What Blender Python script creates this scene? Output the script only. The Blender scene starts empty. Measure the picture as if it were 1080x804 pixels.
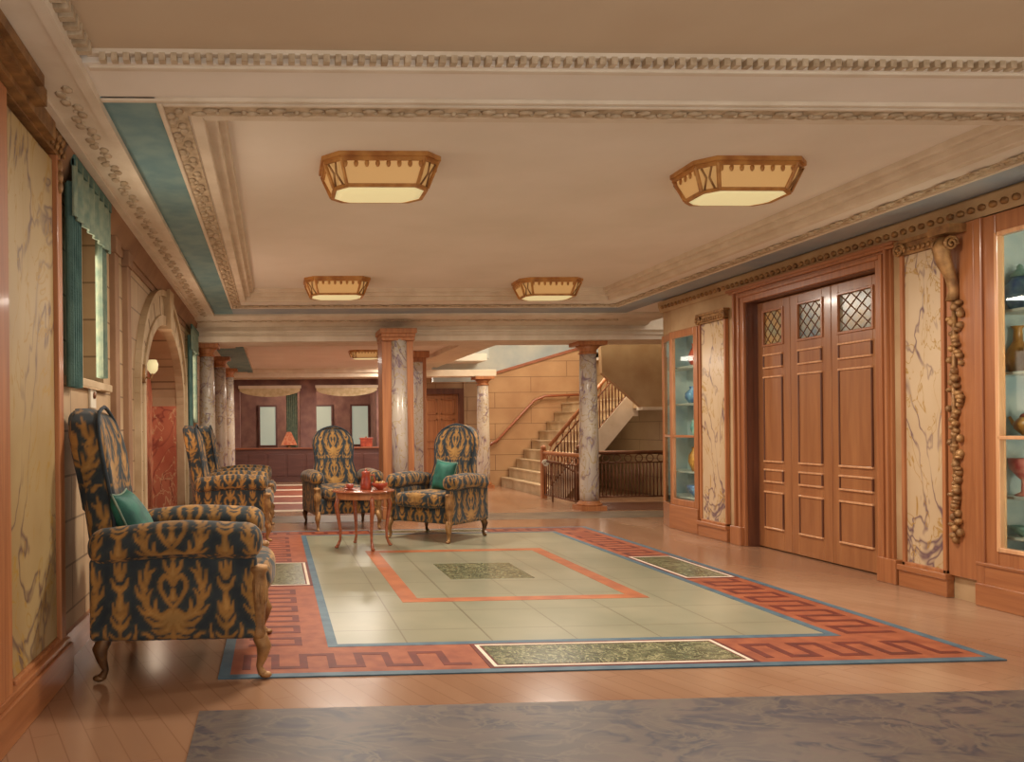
import bpy, bmesh, math, random
import numpy as np
from mathutils import Vector, Matrix

random.seed(7)
PI = math.pi
S = bpy.context.scene
COL = S.collection

# ------------------------------------------------------------------ camera
F = 850.0
TH = math.atan(F / 19700)
ROLL = 0.0105
PX = 290 + F * math.tan(TH)
cam_d = bpy.data.cameras.new('camera')
cam = bpy.data.objects.new('camera', cam_d)
COL.objects.link(cam)
cam_d.sensor_width = 36
cam_d.lens = F / 1080 * 36
cam_d.shift_x = (540 - PX) / 1080
cam_d.shift_y = (452 - 402) / 1080
cam_d.clip_start = .05
cam.matrix_world = Matrix.Translation((0, 0, 1.3)) @ (
    Matrix.Rotation(-TH, 4, 'Z') @ Matrix.Rotation(PI / 2, 4, 'X') @ Matrix.Rotation(-ROLL, 4, 'Z'))
S.camera = cam

# ------------------------------------------------------------------ light
S.view_settings.view_transform = 'Standard'
S.view_settings.look = 'None'
S.view_settings.gamma = 1
S.view_settings.use_curve_mapping = False
S.view_settings.exposure = 0.2
W = bpy.data.worlds.new('world'); S.world = W
W.use_nodes = True
W.node_tree.nodes['Background'].inputs[0].default_value = (1.0, .90, .79, 1)
W.node_tree.nodes['Background'].inputs[1].default_value = 1.0


def area(name, loc, rot, sx, sy, power, col=(1, .90, .77), spec=.1):
    d = bpy.data.lights.new(name, 'AREA'); d.shape = 'RECTANGLE'
    d.size = sx; d.size_y = sy; d.energy = power; d.color = col
    o = bpy.data.objects.new(name, d); COL.objects.link(o)
    d.specular_factor = spec
    o.location = loc; o.rotation_euler = rot
    return o


def point(name, loc, power, col=(1, .80, .60), r=.12):
    d = bpy.data.lights.new(name, 'POINT'); d.energy = power; d.color = col
    d.shadow_soft_size = r; d.specular_factor = 0
    o = bpy.data.objects.new(name, d); COL.objects.link(o)
    o.location = loc
    return o


# left-hand windows' daylight and a light in the arch niche (+X direction)
area('window_daylight', (-1.17, 5.1, 2.0), (0, -PI / 2, 0), .9, .7, 9, (1, .80, .60), 0)
area('arch_niche_light', (-1.30, 8.6, 1.5), (0, -PI / 2, 0), 1.2, 1.2, 14, (1, .78, .56), 0)  # area light before the closed niche back, which has no window
area('window_daylight', (-1.17, 11.35, 1.9), (0, -PI / 2, 0), .9, .7, 6, (1, .80, .60), 0)
# daylight of the stair well's skylight
area('skylight_daylight', (5.6, 14.6, 3.95), (0, 0, 0), 2.0, 2.6, 150, (1, .80, .58))


# ------------------------------------------------------------------ materials
def lin(c):
    return tuple(((v / 255) / 12.92 if v / 255 <= .04045 else ((v / 255 + .055) / 1.055) ** 2.4) for v in c)


def nodes_of(m):
    m.use_nodes = True
    nt = m.node_tree
    return nt, nt.nodes, nt.links, nt.nodes['Principled BSDF']


def setp(b, rough=.6, metal=0.0, spec=.5, coat=0.0):
    b.inputs['Roughness'].default_value = rough
    b.inputs['Metallic'].default_value = metal
    b.inputs['Specular IOR Level'].default_value = spec
    if coat: b.inputs['Coat Weight'].default_value = coat; b.inputs['Coat Roughness'].default_value = .12


def obj_coords(n, l, scale=(1, 1, 1), rot=(0, 0, 0)):
    tc = n.new('ShaderNodeTexCoord'); mp = n.new('ShaderNodeMapping')
    mp.inputs['Scale'].default_value = scale; mp.inputs['Rotation'].default_value = rot
    l.new(tc.outputs['Object'], mp.inputs['Vector'])
    return mp.outputs['Vector']


def ramp(n, l, fac, stops):
    r = n.new('ShaderNodeValToRGB')
    while len(r.color_ramp.elements) < len(stops): r.color_ramp.elements.new(.5)
    for e, (p, c) in zip(r.color_ramp.elements, stops):
        e.position = p; e.color = (*c, 1) if len(c) == 3 else c
    l.new(fac, r.inputs[0])
    return r.outputs[0]


def noise(n, l, vec, scale, detail=4, dist=0.0, rough=.5):
    t = n.new('ShaderNodeTexNoise')
    t.inputs['Scale'].default_value = scale; t.inputs['Detail'].default_value = detail
    t.inputs['Distortion'].default_value = dist; t.inputs['Roughness'].default_value = rough
    l.new(vec, t.inputs['Vector'])
    return t.outputs['Fac']


def mix(n, l, fac, a, b, mode='MIX'):
    m = n.new('ShaderNodeMix'); m.data_type = 'RGBA'; m.blend_type = mode
    if isinstance(fac, float): m.inputs[0].default_value = fac
    else: l.new(fac, m.inputs[0])
    for s, v in ((6, a), (7, b)):
        if isinstance(v, tuple): m.inputs[s].default_value = (*v, 1)
        else: l.new(v, m.inputs[s])
    return m.outputs[2]


def bump(n, l, b, h, strength=.2, dist=.01):
    bp = n.new('ShaderNodeBump'); bp.inputs['Strength'].default_value = strength
    bp.inputs['Distance'].default_value = dist
    l.new(h, bp.inputs['Height']); l.new(bp.outputs[0], b.inputs['Normal'])


def wash(name, c1, c2=None, rough=.7, scale=2.2, metal=0.0, spec=.35, bmp=.0, coat=0.0):
    """plain colour that wanders softly between two close tones"""
    m = bpy.data.materials.new(name)
    nt, n, l, b = nodes_of(m); setp(b, rough, metal, spec, coat)
    a = lin(c1); c = lin(c2) if c2 else tuple(x * .86 for x in a)
    v = obj_coords(n, l)
    f = noise(n, l, v, scale, 5)
    l.new(ramp(n, l, f, [(.35, c), (.65, a)]), b.inputs['Base Color'])
    if bmp: bump(n, l, b, noise(n, l, v, scale * 14, 4), bmp)
    return m


def wood(name, c1, c2, rough=.35, axis='Z', grain=26, coat=.3, spec=.5):
    m = bpy.data.materials.new(name)
    nt, n, l, b = nodes_of(m); setp(b, rough, 0, spec, coat)
    sc = {'X': (1.2, grain, grain), 'Y': (grain, 1.2, grain), 'Z': (grain, grain, 1.2)}[axis]
    v = obj_coords(n, l, sc)
    f = noise(n, l, v, 1.0, 5, .6)
    v2 = obj_coords(n, l)
    g = noise(n, l, v2, 1.6, 3)
    base = ramp(n, l, f, [(.3, lin(c2)), (.7, lin(c1))])
    l.new(mix(n, l, g, base, tuple(x * .72 for x in lin(c1)), 'MIX') if False else base, b.inputs['Base Color'])
    bump(n, l, b, f, .06)
    return m


def marble(name, base, base2, vein1, vein2, scale=2.0, rough=.22, w=.018, stretch=(1, 1, .55)):
    m = bpy.data.materials.new(name)
    nt, n, l, b = nodes_of(m); setp(b, rough, 0, .5)
    v = obj_coords(n, l, stretch, (.5, .4, .3))
    bg = ramp(n, l, noise(n, l, v, scale * .9, 4), [(.35, lin(base)), (.7, lin(base2))])
    def vein(sc, d, w_):
        f = noise(n, l, v, sc, 3, d, .55)
        return ramp(n, l, f, [(.5 - w_, (0, 0, 0)), (.5, (1, 1, 1)), (.5 + w_, (0, 0, 0))])
    gate = ramp(n, l, noise(n, l, v, scale * 1.7, 2), [(.30, (0, 0, 0)), (.5, (1, 1, 1))])
    v1 = mix(n, l, 1.0, vein(scale, 1.4, w), gate, 'MULTIPLY')
    c = mix(n, l, v1, bg, lin(vein1))
    c = mix(n, l, vein(scale * 1.35, 2.2, w * .7), c, lin(vein2))
    l.new(c, b.inputs['Base Color'])
    return m


def vcol(name, rough=.75, bmp=.25):
    m = bpy.data.materials.new(name)
    nt, n, l, b = nodes_of(m); setp(b, rough, 0, .25)
    a = n.new('ShaderNodeAttribute'); a.attribute_name = 'weave'
    v = obj_coords(n, l)
    f = noise(n, l, v, 9, 5)
    tone = ramp(n, l, f, [(.3, (.62, .62, .62)), (.7, (1.12, 1.08, 1.0))])
    l.new(mix(n, l, 1.0, a.outputs['Color'], tone, 'MULTIPLY'), b.inputs['Base Color'])
    bump(n, l, b, noise(n, l, v, 320, 2), bmp, .002)
    b.inputs['Sheen Weight'].default_value = .15
    return m


def emit(name, col, strength, base=None):
    m = bpy.data.materials.new(name)
    nt, n, l, b = nodes_of(m); setp(b, .5)
    b.inputs['Base Color'].default_value = (*lin(base or col), 1)
    b.inputs['Emission Color'].default_value = (*lin(col), 1)
    b.inputs['Emission Strength'].default_value = strength
    return m


def glass(name, tint=(235, 240, 238), rough=.02):
    m = bpy.data.materials.new(name)
    m.use_nodes = True
    n = m.node_tree.nodes; l = m.node_tree.links
    n.clear()
    o = n.new('ShaderNodeOutputMaterial'); t = n.new('ShaderNodeBsdfTransparent'); g = n.new('ShaderNodeBsdfGlossy')
    mx = n.new('ShaderNodeMixShader'); lw_ = n.new('ShaderNodeLayerWeight'); lw_.inputs[0].default_value = .5
    pw = n.new('ShaderNodeMath'); pw.operation = 'POWER'; pw.inputs[1].default_value = 5; l.new(lw_.outputs['Facing'], pw.inputs[0])
    fr = n.new('ShaderNodeMath'); fr.operation = 'MULTIPLY_ADD'; fr.inputs[1].default_value = .35; fr.inputs[2].default_value = .03; l.new(pw.outputs[0], fr.inputs[0])
    t.inputs[0].default_value = (*lin(tint), 1); g.inputs['Roughness'].default_value = rough
    l.new(fr.outputs[0], mx.inputs[0]); l.new(t.outputs[0], mx.inputs[1]); l.new(g.outputs[0], mx.inputs[2])
    l.new(mx.outputs[0], o.inputs[0])
    return m


M = {}
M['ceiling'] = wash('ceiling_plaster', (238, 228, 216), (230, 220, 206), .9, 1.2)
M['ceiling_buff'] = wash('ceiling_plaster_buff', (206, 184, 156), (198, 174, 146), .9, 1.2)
M['cream'] = wash('cream_plaster', (228, 214, 194), (216, 200, 178), .8, 5)
M['carve'] = wash('carved_plaster', (212, 192, 164), (176, 154, 126), .75, 16, bmp=.4)
M['frieze'] = wash('brown_frieze', (158, 122, 92), (138, 104, 78), .8, 3)
M['blue'] = wash('teal_blue_band', (128, 158, 158), (106, 142, 148), .7, 6, bmp=.15)
M['blue_grey'] = wash('slate_blue_band', (146, 158, 170), (172, 174, 174), .7, 2.2, bmp=.15)
M['tan'] = wash('tan_stone', (190, 160, 122), (170, 136, 98), .75, 2.5)
M['stone'] = wash('buff_stone', (200, 176, 142), (172, 146, 112), .75, 3)
M['joint'] = wash('stone_joint', (120, 94, 70), (104, 80, 60), .9, 3)
M['mahog'] = wood('mahogany', (174, 113, 70), (148, 90, 54), .32)
M['mahog_y'] = wood('mahogany_lengthwise', (174, 113, 70), (148, 90, 54), .32, 'Y')
M['mahog_x'] = wood('mahogany_crosswise', (158, 92, 58), (128, 68, 44), .32, 'X')
M['mahog_lt'] = wood('mahogany_light_edge', (226, 176, 130), (200, 142, 100), .3)  # pale tone, also painted as highlight on the door panel mouldings
M['door'] = wood('door_mahogany', (170, 115, 72), (148, 94, 58), .3, grain=14)
M['dark_wood'] = wood('dark_wood', (112, 66, 44), (84, 48, 34), .35)
M['orange_wood'] = wood('orange_wood', (186, 122, 74), (152, 92, 54), .5, coat=.05)
M['red_wood'] = wood('red_wood', (166, 92, 56), (132, 66, 40), .25, 'X', coat=.6)
M['gilt'] = wash('gilt_carving', (176, 132, 82), (124, 88, 54), .38, 14, .35, .5, .4)
M['bronze'] = wash('dark_bronze', (120, 86, 52), (70, 48, 34), .32, 14, .4, .5, .2)
M['gilt_frame'] = wash('ceiling_light_gilt', (204, 150, 84), (170, 112, 58), .4, 10, .2, .5, .2)
M['iron'] = wash('bronze_iron', (128, 84, 56), (96, 60, 42), .45, 6, .4)
M['marble'] = marble('cream_veined_marble', (206, 182, 150), (190, 162, 126), (110, 84, 90), (172, 134, 70), 2.1, w=.026)
M['marble_l'] = marble('ochre_veined_marble', (186, 160, 112), (160, 130, 84), (110, 84, 70), (170, 132, 54), 1.7, .5, .025)
M['marble_col'] = marble('violet_veined_marble', (206, 194, 176), (176, 160, 150), (126, 104, 118), (176, 152, 110), 3.0, .25, .04)
M['green'] = marble('green_marble', (76, 84, 62), (112, 114, 86), (54, 62, 44), (170, 166, 126), 7, .25, .05, (1, 1, 1))
M['pink_marble'] = marble('rose_marble', (206, 132, 98), (178, 92, 68), (140, 66, 52), (214, 172, 130), 2.2, .3, .03)
M['slate'] = marble('slate_mottle', (88, 78, 74), (112, 96, 86), (62, 58, 68), (108, 96, 84), 1.3, .45, .09, (1.6, 2.6, 1))
M['tealcloth'] = wash('teal_drapery', (92, 124, 116), (68, 98, 94), .8, 7, bmp=.3)
M['tealtrim'] = wash('pale_teal_trim', (140, 152, 130), (108, 130, 116), .8, 16, bmp=.4)
M['tealcush'] = wash('teal_velvet', (44, 110, 92), (28, 78, 70), .6, 10, bmp=.2)
M['swag'] = wash('cream_swag', (222, 204, 166), (196, 174, 132), .8, 9)
M['shaft'] = wash('pale_grey_blue_plaster', (200, 200, 190), (160, 172, 176), .8, 1.4)
M['plum'] = wash('plum_wall', (150, 114, 104), (124, 90, 86), .8, 4)
M['plum_dk'] = wood('plum_wood', (104, 64, 56), (82, 46, 42), .45, 'X', 8)
M['pane'] = emit('daylit_pane', (196, 206, 186), .32, (150, 156, 140))
M['pane_warm'] = emit('daylit_cream_pane', (216, 190, 150), .28, (170, 146, 112))
M['sky_pane'] = emit('skylight_pane', (190, 200, 196), .45, (150, 160, 160))
M['lamp_glass'] = emit('lamp_amber_glass', (232, 186, 118), .26, (206, 160, 100))
M['lamp_bottom'] = emit('lamp_opal_glass', (244, 226, 166), .46, (210, 196, 150))
M['glass'] = glass('clear_glass')
M['white'] = wash('white_enamel', (222, 212, 192), (200, 190, 170), .5, 6)
M['shelf'] = wash('shelf_edge', (206, 204, 186), (170, 176, 170), .35, 6)
M['cab_back'] = wash('cabinet_back', (206, 214, 208), (160, 182, 190), .6, 3.5)
M['terracotta'] = wash('red_glaze', (186, 84, 56), (140, 52, 38), .3, 12, spec=.5)
M['blueglaze'] = wash('blue_glaze', (60, 96, 146), (110, 150, 170), .25, 16, spec=.5)
M['amber'] = wash('amber_glaze', (196, 142, 70), (156, 104, 50), .3, 12, spec=.5)
M['pinkglaze'] = wash('rose_glaze', (186, 84, 84), (214, 150, 130), .3, 14, spec=.5)
M['tealglaze'] = wash('teal_glaze', (86, 142, 138), (150, 176, 160), .3, 14, spec=.5)
M['shade_red'] = wash('rose_shade', (196, 104, 76), (216, 150, 112), .8, 18)
M['rug_red'] = wash('rug_brick_red', (160, 90, 58), (136, 70, 46), .55, 9)
M['rug_dark'] = wash('rug_maroon', (112, 46, 34), (92, 38, 30), .55, 9)
M['rug_blue'] = wash('rug_blue', (86, 112, 124), (68, 92, 108), .5, 9)
M['rug_orange'] = wash('rug_orange', (176, 104, 60), (152, 84, 48), .5, 5)
M['red_floor'] = wash('red_carpet', (150, 84, 62), (126, 66, 50), .6, 5)
M['grey_band'] = wash('olive_grey_band', (136, 118, 96), (110, 96, 82), .35, 3)
M['navy'] = wash('navy_piping', (52, 60, 66), (40, 48, 54), .8, 20)
M['weave'] = vcol('damask_weave')


def tile_mat():
    m = bpy.data.materials.new('rug_tile_field')
    nt, n, l, b = nodes_of(m); setp(b, .28, 0, .5)
    v = obj_coords(n, l)
    f = ramp(n, l, noise(n, l, v, 1.6, 5), [(.3, lin((134, 134, 112))), (.7, lin((154, 150, 126)))])
    br = n.new('ShaderNodeTexBrick')
    br.offset = 0; br.inputs['Scale'].default_value = 1
    br.inputs['Brick Width'].default_value = .52; br.inputs['Row Height'].default_value = .52
    br.inputs['Mortar Size'].default_value = .006; br.inputs['Mortar Smooth'].default_value = .3
    br.inputs['Color1'].default_value = (0, 0, 0, 1); br.inputs['Color2'].default_value = (0, 0, 0, 1)
    br.inputs['Mortar'].default_value = (1, 1, 1, 1)
    l.new(v, br.inputs['Vector'])
    l.new(mix(n, l, br.outputs['Color'], f, lin((112, 106, 86))), b.inputs['Base Color'])
    return m


def floor_mat():
    m = bpy.data.materials.new('polished_floor')
    nt, n, l, b = nodes_of(m); setp(b, .17, 0, .55)
    v = obj_coords(n, l)
    sep = n.new('ShaderNodeSeparateXYZ'); l.new(v, sep.inputs[0])
    big = noise(n, l, obj_coords(n, l, (.7, .35, 1)), 1.1, 5, .8)
    c = ramp(n, l, big, [(.3, lin((146, 106, 80))), (.55, lin((164, 126, 98))), (.75, lin((186, 152, 124)))])
    br = n.new('ShaderNodeTexBrick')
    br.inputs['Scale'].default_value = 1
    br.inputs['Brick Width'].default_value = .9; br.inputs['Row Height'].default_value = .11
    br.inputs['Mortar Size'].default_value = .003
    br.inputs['Color1'].default_value = (1, 1, 1, 1); br.inputs['Color2'].default_value = (.86, .84, .82, 1)
    br.inputs['Mortar'].default_value = (.6, .5, .44, 1)
    l.new(obj_coords(n, l, (1, 1, 1), (0, 0, math.radians(68))), br.inputs['Vector'])
    l.new(mix(n, l, .55, c, br.outputs['Color'], 'MULTIPLY'), b.inputs['Base Color'])
    rr = n.new('ShaderNodeMapRange'); rr.inputs[3].default_value = .12; rr.inputs[4].default_value = .3
    l.new(big, rr.inputs[0]); l.new(rr.outputs[0], b.inputs['Roughness'])
    bump(n, l, b, noise(n, l, v, 5, 2), .03, .01)
    return m


def panel_stone(name, c1, c2, bw, bh, axis):
    """stone wall with faint horizontal courses"""
    m = bpy.data.materials.new(name)
    nt, n, l, b = nodes_of(m); setp(b, .7)
    f = ramp(n, l, noise(n, l, obj_coords(n, l), 1.6, 5), [(.3, lin(c2)), (.7, lin(c1))])
    br = n.new('ShaderNodeTexBrick'); br.inputs['Scale'].default_value = 1
    br.inputs['Brick Width'].default_value = bw; br.inputs['Row Height'].default_value = bh
    br.inputs['Mortar Size'].default_value = .007
    br.inputs['Color1'].default_value = (0, 0, 0, 1); br.inputs['Color2'].default_value = (0, 0, 0, 1)
    br.inputs['Mortar'].default_value = (1, 1, 1, 1)
    tc = n.new('ShaderNodeTexCoord'); sp = n.new('ShaderNodeSeparateXYZ'); cb = n.new('ShaderNodeCombineXYZ')
    l.new(tc.outputs['Object'], sp.inputs[0])
    l.new(sp.outputs['X' if axis == 'X' else 'Y'], cb.inputs[0]); l.new(sp.outputs['Z'], cb.inputs[1])
    l.new(cb.outputs[0], br.inputs['Vector'])
    l.new(mix(n, l, br.outputs['Color'], f, tuple(x * .6 for x in lin(c2))), b.inputs['Base Color'])
    return m


M['tile'] = tile_mat()
M['floor'] = floor_mat()
M['stairwall'] = panel_stone('stair_wall_stone', (182, 144, 104), (158, 118, 82), 1.6, .34, 'X')
M['stairwall_y'] = panel_stone('stair_side_stone', (176, 150, 112), (158, 130, 94), 1.6, .34, 'Y')
M['ashlar'] = panel_stone('left_wall_ashlar', (192, 164, 128), (164, 134, 100), .6, .26, 'Y')


# ------------------------------------------------------------------ mesh builder
class MB:
    def __init__(s):
        s.v = []; s.f = []; s.m = []; s.sm = []; s.cur = 0; s.smooth = False; s.T = None

    def add(s, vs, fs):
        k = len(s.v)
        if s.T is not None: vs = [tuple(s.T @ Vector(p)) for p in vs]
        s.v += [tuple(p) for p in vs]
        for f in fs:
            s.f.append(tuple(i + k for i in f)); s.m.append(s.cur); s.sm.append(s.smooth)
        return s

    def box(s, x0, x1, y0, y1, z0, z1):
        x0, x1 = sorted((x0, x1)); y0, y1 = sorted((y0, y1)); z0, z1 = sorted((z0, z1))
        v = [(x, y, z) for z in (z0, z1) for y in (y0, y1) for x in (x0, x1)]
        return s.add(v, [(0, 2, 3, 1), (4, 5, 7, 6), (0, 1, 5, 4), (2, 6, 7, 3), (0, 4, 6, 2), (1, 3, 7, 5)])

    def prism(s, poly, a0, a1, axis='Y'):
        """poly of 2D points in the plane across the axis, extruded a0..a1"""
        def P(p, a):
            return {'X': (a, p[0], p[1]), 'Y': (p[0], a, p[1]), 'Z': (p[0], p[1], a)}[axis]
        n = len(poly)
        v = [P(p, a0) for p in poly] + [P(p, a1) for p in poly]
        f = [tuple(range(n)), tuple(range(2 * n - 1, n - 1, -1))]
        f += [(i, (i + 1) % n, n + (i + 1) % n, n + i) for i in range(n)]
        return s.add(v, f)

    def lathe(s, prof, c=(0, 0, 0), n=24, caps=True):
        v = []; f = []
        for r, z in prof:
            for k in range(n):
                a = 2 * PI * k / n
                v.append((c[0] + r * math.cos(a), c[1] + r * math.sin(a), c[2] + z))
        for i in range(len(prof) - 1):
            for k in range(n):
                f.append((i * n + k, i * n + (k + 1) % n, (i + 1) * n + (k + 1) % n, (i + 1) * n + k))
        if caps:
            f.append(tuple(range(n - 1, -1, -1)))
            f.append(tuple(range((len(prof) - 1) * n, len(prof) * n)))
        return s.add(v, f)

    def tube(s, pts, rad, n=8, caps=True):
        pts = [Vector(p) for p in pts]
        if not hasattr(rad, '__len__'): rad = [rad] * len(pts)
        v = []; f = []; up = None
        for i, p in enumerate(pts):
            t = (pts[min(i + 1, len(pts) - 1)] - pts[max(i - 1, 0)]).normalized()
            if up is None:
                up = Vector((0, 0, 1)) if abs(t.z) < .9 else Vector((1, 0, 0))
            a = t.cross(up).normalized(); b = a.cross(t).normalized(); up = b
            for k in range(n):
                q = 2 * PI * k / n
                v.append(p + (a * math.cos(q) + b * math.sin(q)) * rad[i])
        for i in range(len(pts) - 1):
            for k in range(n):
                f.append((i * n + k, i * n + (k + 1) % n, (i + 1) * n + (k + 1) % n, (i + 1) * n + k))
        if caps:
            f.append(tuple(range(n - 1, -1, -1)))
            f.append(tuple(range((len(pts) - 1) * n, len(pts) * n)))
        return s.add(v, f)

    def ell(s, c, r, nu=10, nv=7):
        v = []; f = []
        for i in range(nv + 1):
            t = PI * i / nv
            for k in range(nu):
                a = 2 * PI * k / nu
                v.append((c[0] + r[0] * math.sin(t) * math.cos(a), c[1] + r[1] * math.sin(t) * math.sin(a), c[2] + r[2] * math.cos(t)))
        for i in range(nv):
            for k in range(nu):
                f.append((i * nu + k, (i + 1) * nu + k, (i + 1) * nu + (k + 1) % nu, i * nu + (k + 1) % nu))
        return s.add(v, f)

    def sweep(s, prof, p0, p1, side):
        """extrude a 2D profile (out, up) along p0->p1; 'side' is the horizontal direction of 'out'"""
        p0 = Vector(p0); p1 = Vector(p1); sd = Vector(side); up = Vector((0, 0, 1))
        n = len(prof)
        v = [p + sd * a + up * b for p in (p0, p1) for a, b in prof]
        f = [(i, (i + 1) % n, n + (i + 1) % n, n + i) for i in range(n)]
        f += [tuple(range(n)), tuple(range(2 * n - 1, n - 1, -1))]
        return s.add(v, f)

    def build(s, name, mats, parent=None, bevel=0, recalc=True):
        me = bpy.data.meshes.new(name)
        me.from_pydata(s.v, [], s.f)
        if not isinstance(mats, (list, tuple)): mats = [mats]
        for m in mats: me.materials.append(m)
        me.polygons.foreach_set('material_index', s.m)
        me.polygons.foreach_set('use_smooth', s.sm)
        if recalc:
            bm = bmesh.new(); bm.from_mesh(me)
            bmesh.ops.recalc_face_normals(bm, faces=bm.faces)
            bm.to_mesh(me); bm.free()
        me.update()
        o = bpy.data.objects.new(name, me); COL.objects.link(o)
        if parent: o.parent = parent
        if bevel:
            md = o.modifiers.new('bevel', 'BEVEL'); md.width = bevel; md.segments = 2
            md.limit_method = 'ANGLE'; md.angle_limit = math.radians(40)
        return o


def thing(name, label, cat, loc=(0, 0, 0), rz=0, group=None):
    o = bpy.data.objects.new(name, None); COL.objects.link(o)
    o.empty_display_size = .1
    o.location = loc; o.rotation_euler = (0, 0, rz)
    o['label'] = label; o['category'] = cat
    if group: o['group'] = group
    return o


def tag(o, label, cat, group=None, loc=None):
    o['label'] = label; o['category'] = cat
    if group: o['group'] = group
    return o


def struct(o):
    o['kind'] = 'structure'
    return o


def copy_tree(o, parent=None):
    c = o.copy(); COL.objects.link(c)
    if parent: c.parent = parent
    for ch in o.children: copy_tree(ch, c)
    return c


def again(src, loc, rz, label, group=None):
    c = copy_tree(src)
    c.location = loc; c.rotation_euler = (0, 0, rz); c['label'] = label
    if group: c['group'] = group
    return c

# ================================================================== THE SETTING
SOF = 2.90      # soffit height round the coffer
COF = 3.04      # coffer ceiling
XL, XR = -1.2, 5.0
RY0 = 1.6      # hall shell cut short here, left open so the world light floods in

b = MB(); b.box(-1.8, 8.2, RY0, 26.0, -.2, 0)
struct(b.build('floor', M['floor']))

# ---- ceiling: coffer one, its soffit ring, the coffer over the camera, the low far part
b = MB()
b.box(-1.6, 5.6, RY0, 12.7, COF, COF + .15)                       # slab above the coffers
b.box(-1.05, -.38, 4.16, 11.9, SOF, COF + .01)                     # left soffit
b.box(-1.6, -1.05, 4.42, 11.9, SOF, COF + .01)
b.box(-1.05, -.86, RY0, 3.54, SOF, COF + .01)
b.box(4.30, 5.6, 4.16, 11.9, SOF, COF + .01)                       # right soffit
b.box(-1.05, 5.6, 3.54, 4.159, SOF, COF + .01)                      # cross beam in front
b.box(-.38, 4.30, 10.14, 11.9, SOF, COF + .01)                     # far soffit
b.box(-1.6, 3.6, 12.5, 20.5, 2.70, 2.85)                          # low ceiling beyond the columns
b.box(3.59, 8.0, 12.5, 13.2, 2.70, 2.85)
b.box(3.59, 4.5, 16.9, 20.5, 2.70, 2.85)
b.box(6.9, 8.0, 13.1, 17.0, 2.70, 2.85)
b.box(-1.6, 5.6, 20.4, 25.8, 2.56, 2.7)
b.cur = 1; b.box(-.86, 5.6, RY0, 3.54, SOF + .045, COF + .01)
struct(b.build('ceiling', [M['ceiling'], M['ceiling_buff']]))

tn = [0]
def trim(bm, mats, bevel=0):
    tn[0] += 1
    return struct(bm.build('trim_%d' % tn[0], mats, bevel=bevel))

# blue painted strips on the soffit
b = MB(); b.box(-.82, -.56, 3.9, 11.2, SOF - .006, SOF + .01); trim(b, M['blue'])
b = MB(); b.box(4.62, 4.985, 3.9, 11.2, SOF - .006, SOF + .01); trim(b, M['blue_grey'])
b = MB(); b.box(-.56, 4.62, 10.62, 11.2, SOF - .006, SOF + .01); trim(b, M['blue_grey'])


def carved(b, p0, p1, out, z, step=.13, r=(.040, .024, .010)):
    """a row of leaf scrolls along a band under a ceiling"""
    p0 = Vector(p0); p1 = Vector(p1); d = p1 - p0; L = d.length; d.normalize()
    o = Vector(out); n = int(L / step)
    b.smooth = True
    for i in range(n):
        c = p0 + d * (i + .5) * L / n
        for sgn in (-1, 1):
            cc = c + o * (.022 * sgn * (1 if i % 2 else -1)) + d * (.028 * sgn)
            rx = abs(d.x) * r[0] + abs(d.y) * r[1]; ry = abs(d.y) * r[0] + abs(d.x) * r[1]
            b.ell((cc.x, cc.y, z), (rx, ry, r[2]), 7, 4)
        b.ell((c.x + d.x * step * .48, c.y + d.y * step * .48, z), (.014, .014, r[2] * 1.2), 6, 4)
    b.smooth = False


# coffer moulding: stepped ring and carved band
def ring(b, x0, x1, y0, y1, z0, z1, w):
    b.box(x0, x0 + w, y0, y1, z0, z1); b.box(x1 - w, x1, y0, y1, z0, z1)
    b.box(x0 + w, x1 - w, y0, y0 + w, z0, z1); b.box(x0 + w, x1 - w, y1 - w, y1, z0, z1)

b = MB()
ring(b, -.42, 4.34, 4.12, 10.18, SOF - .004, COF + .02, .07)
ring(b, -.36, 4.28, 4.18, 10.12, SOF + .05, COF + .02, .07)
ring(b, -.30, 4.22, 4.24, 10.06, SOF + .095, COF + .02, .05)
ring(b, -.56, 4.62, 3.94, 10.62, SOF - .022, SOF + .01, .028)
trim(b, M['cream'], .008)
b = MB()
ring(b, -.54, 4.60, 3.98, 10.58, SOF - .012, SOF + .01, .115)
carved(b, (-.485, 4.0, 0), (-.485, 10.56, 0), (1, 0, 0), SOF - .016)
carved(b, (4.50, 4.0, 0), (4.50, 10.56, 0), (1, 0, 0), SOF - .016)
carved(b, (-.4, 4.04, 0), (4.5, 4.04, 0), (0, 1, 0), SOF - .016)
carved(b, (-.4, 10.45, 0), (4.5, 10.45, 0), (0, 1, 0), SOF - .016)
trim(b, M['carve'])

# near beam: dentil row and rope mould toward the coffer over the camera
b = MB()
b.box(-.80, 5.0, 3.56, 3.60, SOF - .012, SOF + .01)
b.box(-.80, 5.0, 3.50, 3.545, SOF + .025, COF)
b.box(-.82, 5.0, 3.90, 3.93, SOF - .018, SOF + .01)
trim(b, M['cream'], .006)
b = MB()
for i in range(112):
    x = -.74 + i * .051
    b.box(x, x + .027, 3.50, 3.542, SOF - .004, SOF + .03)
for i in range(26):
    y = 3.46 - i * .07
    b.box(-.83, -.76, y - .035, y, SOF - .004, SOF + .05)
trim(b, M['carve'])

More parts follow.
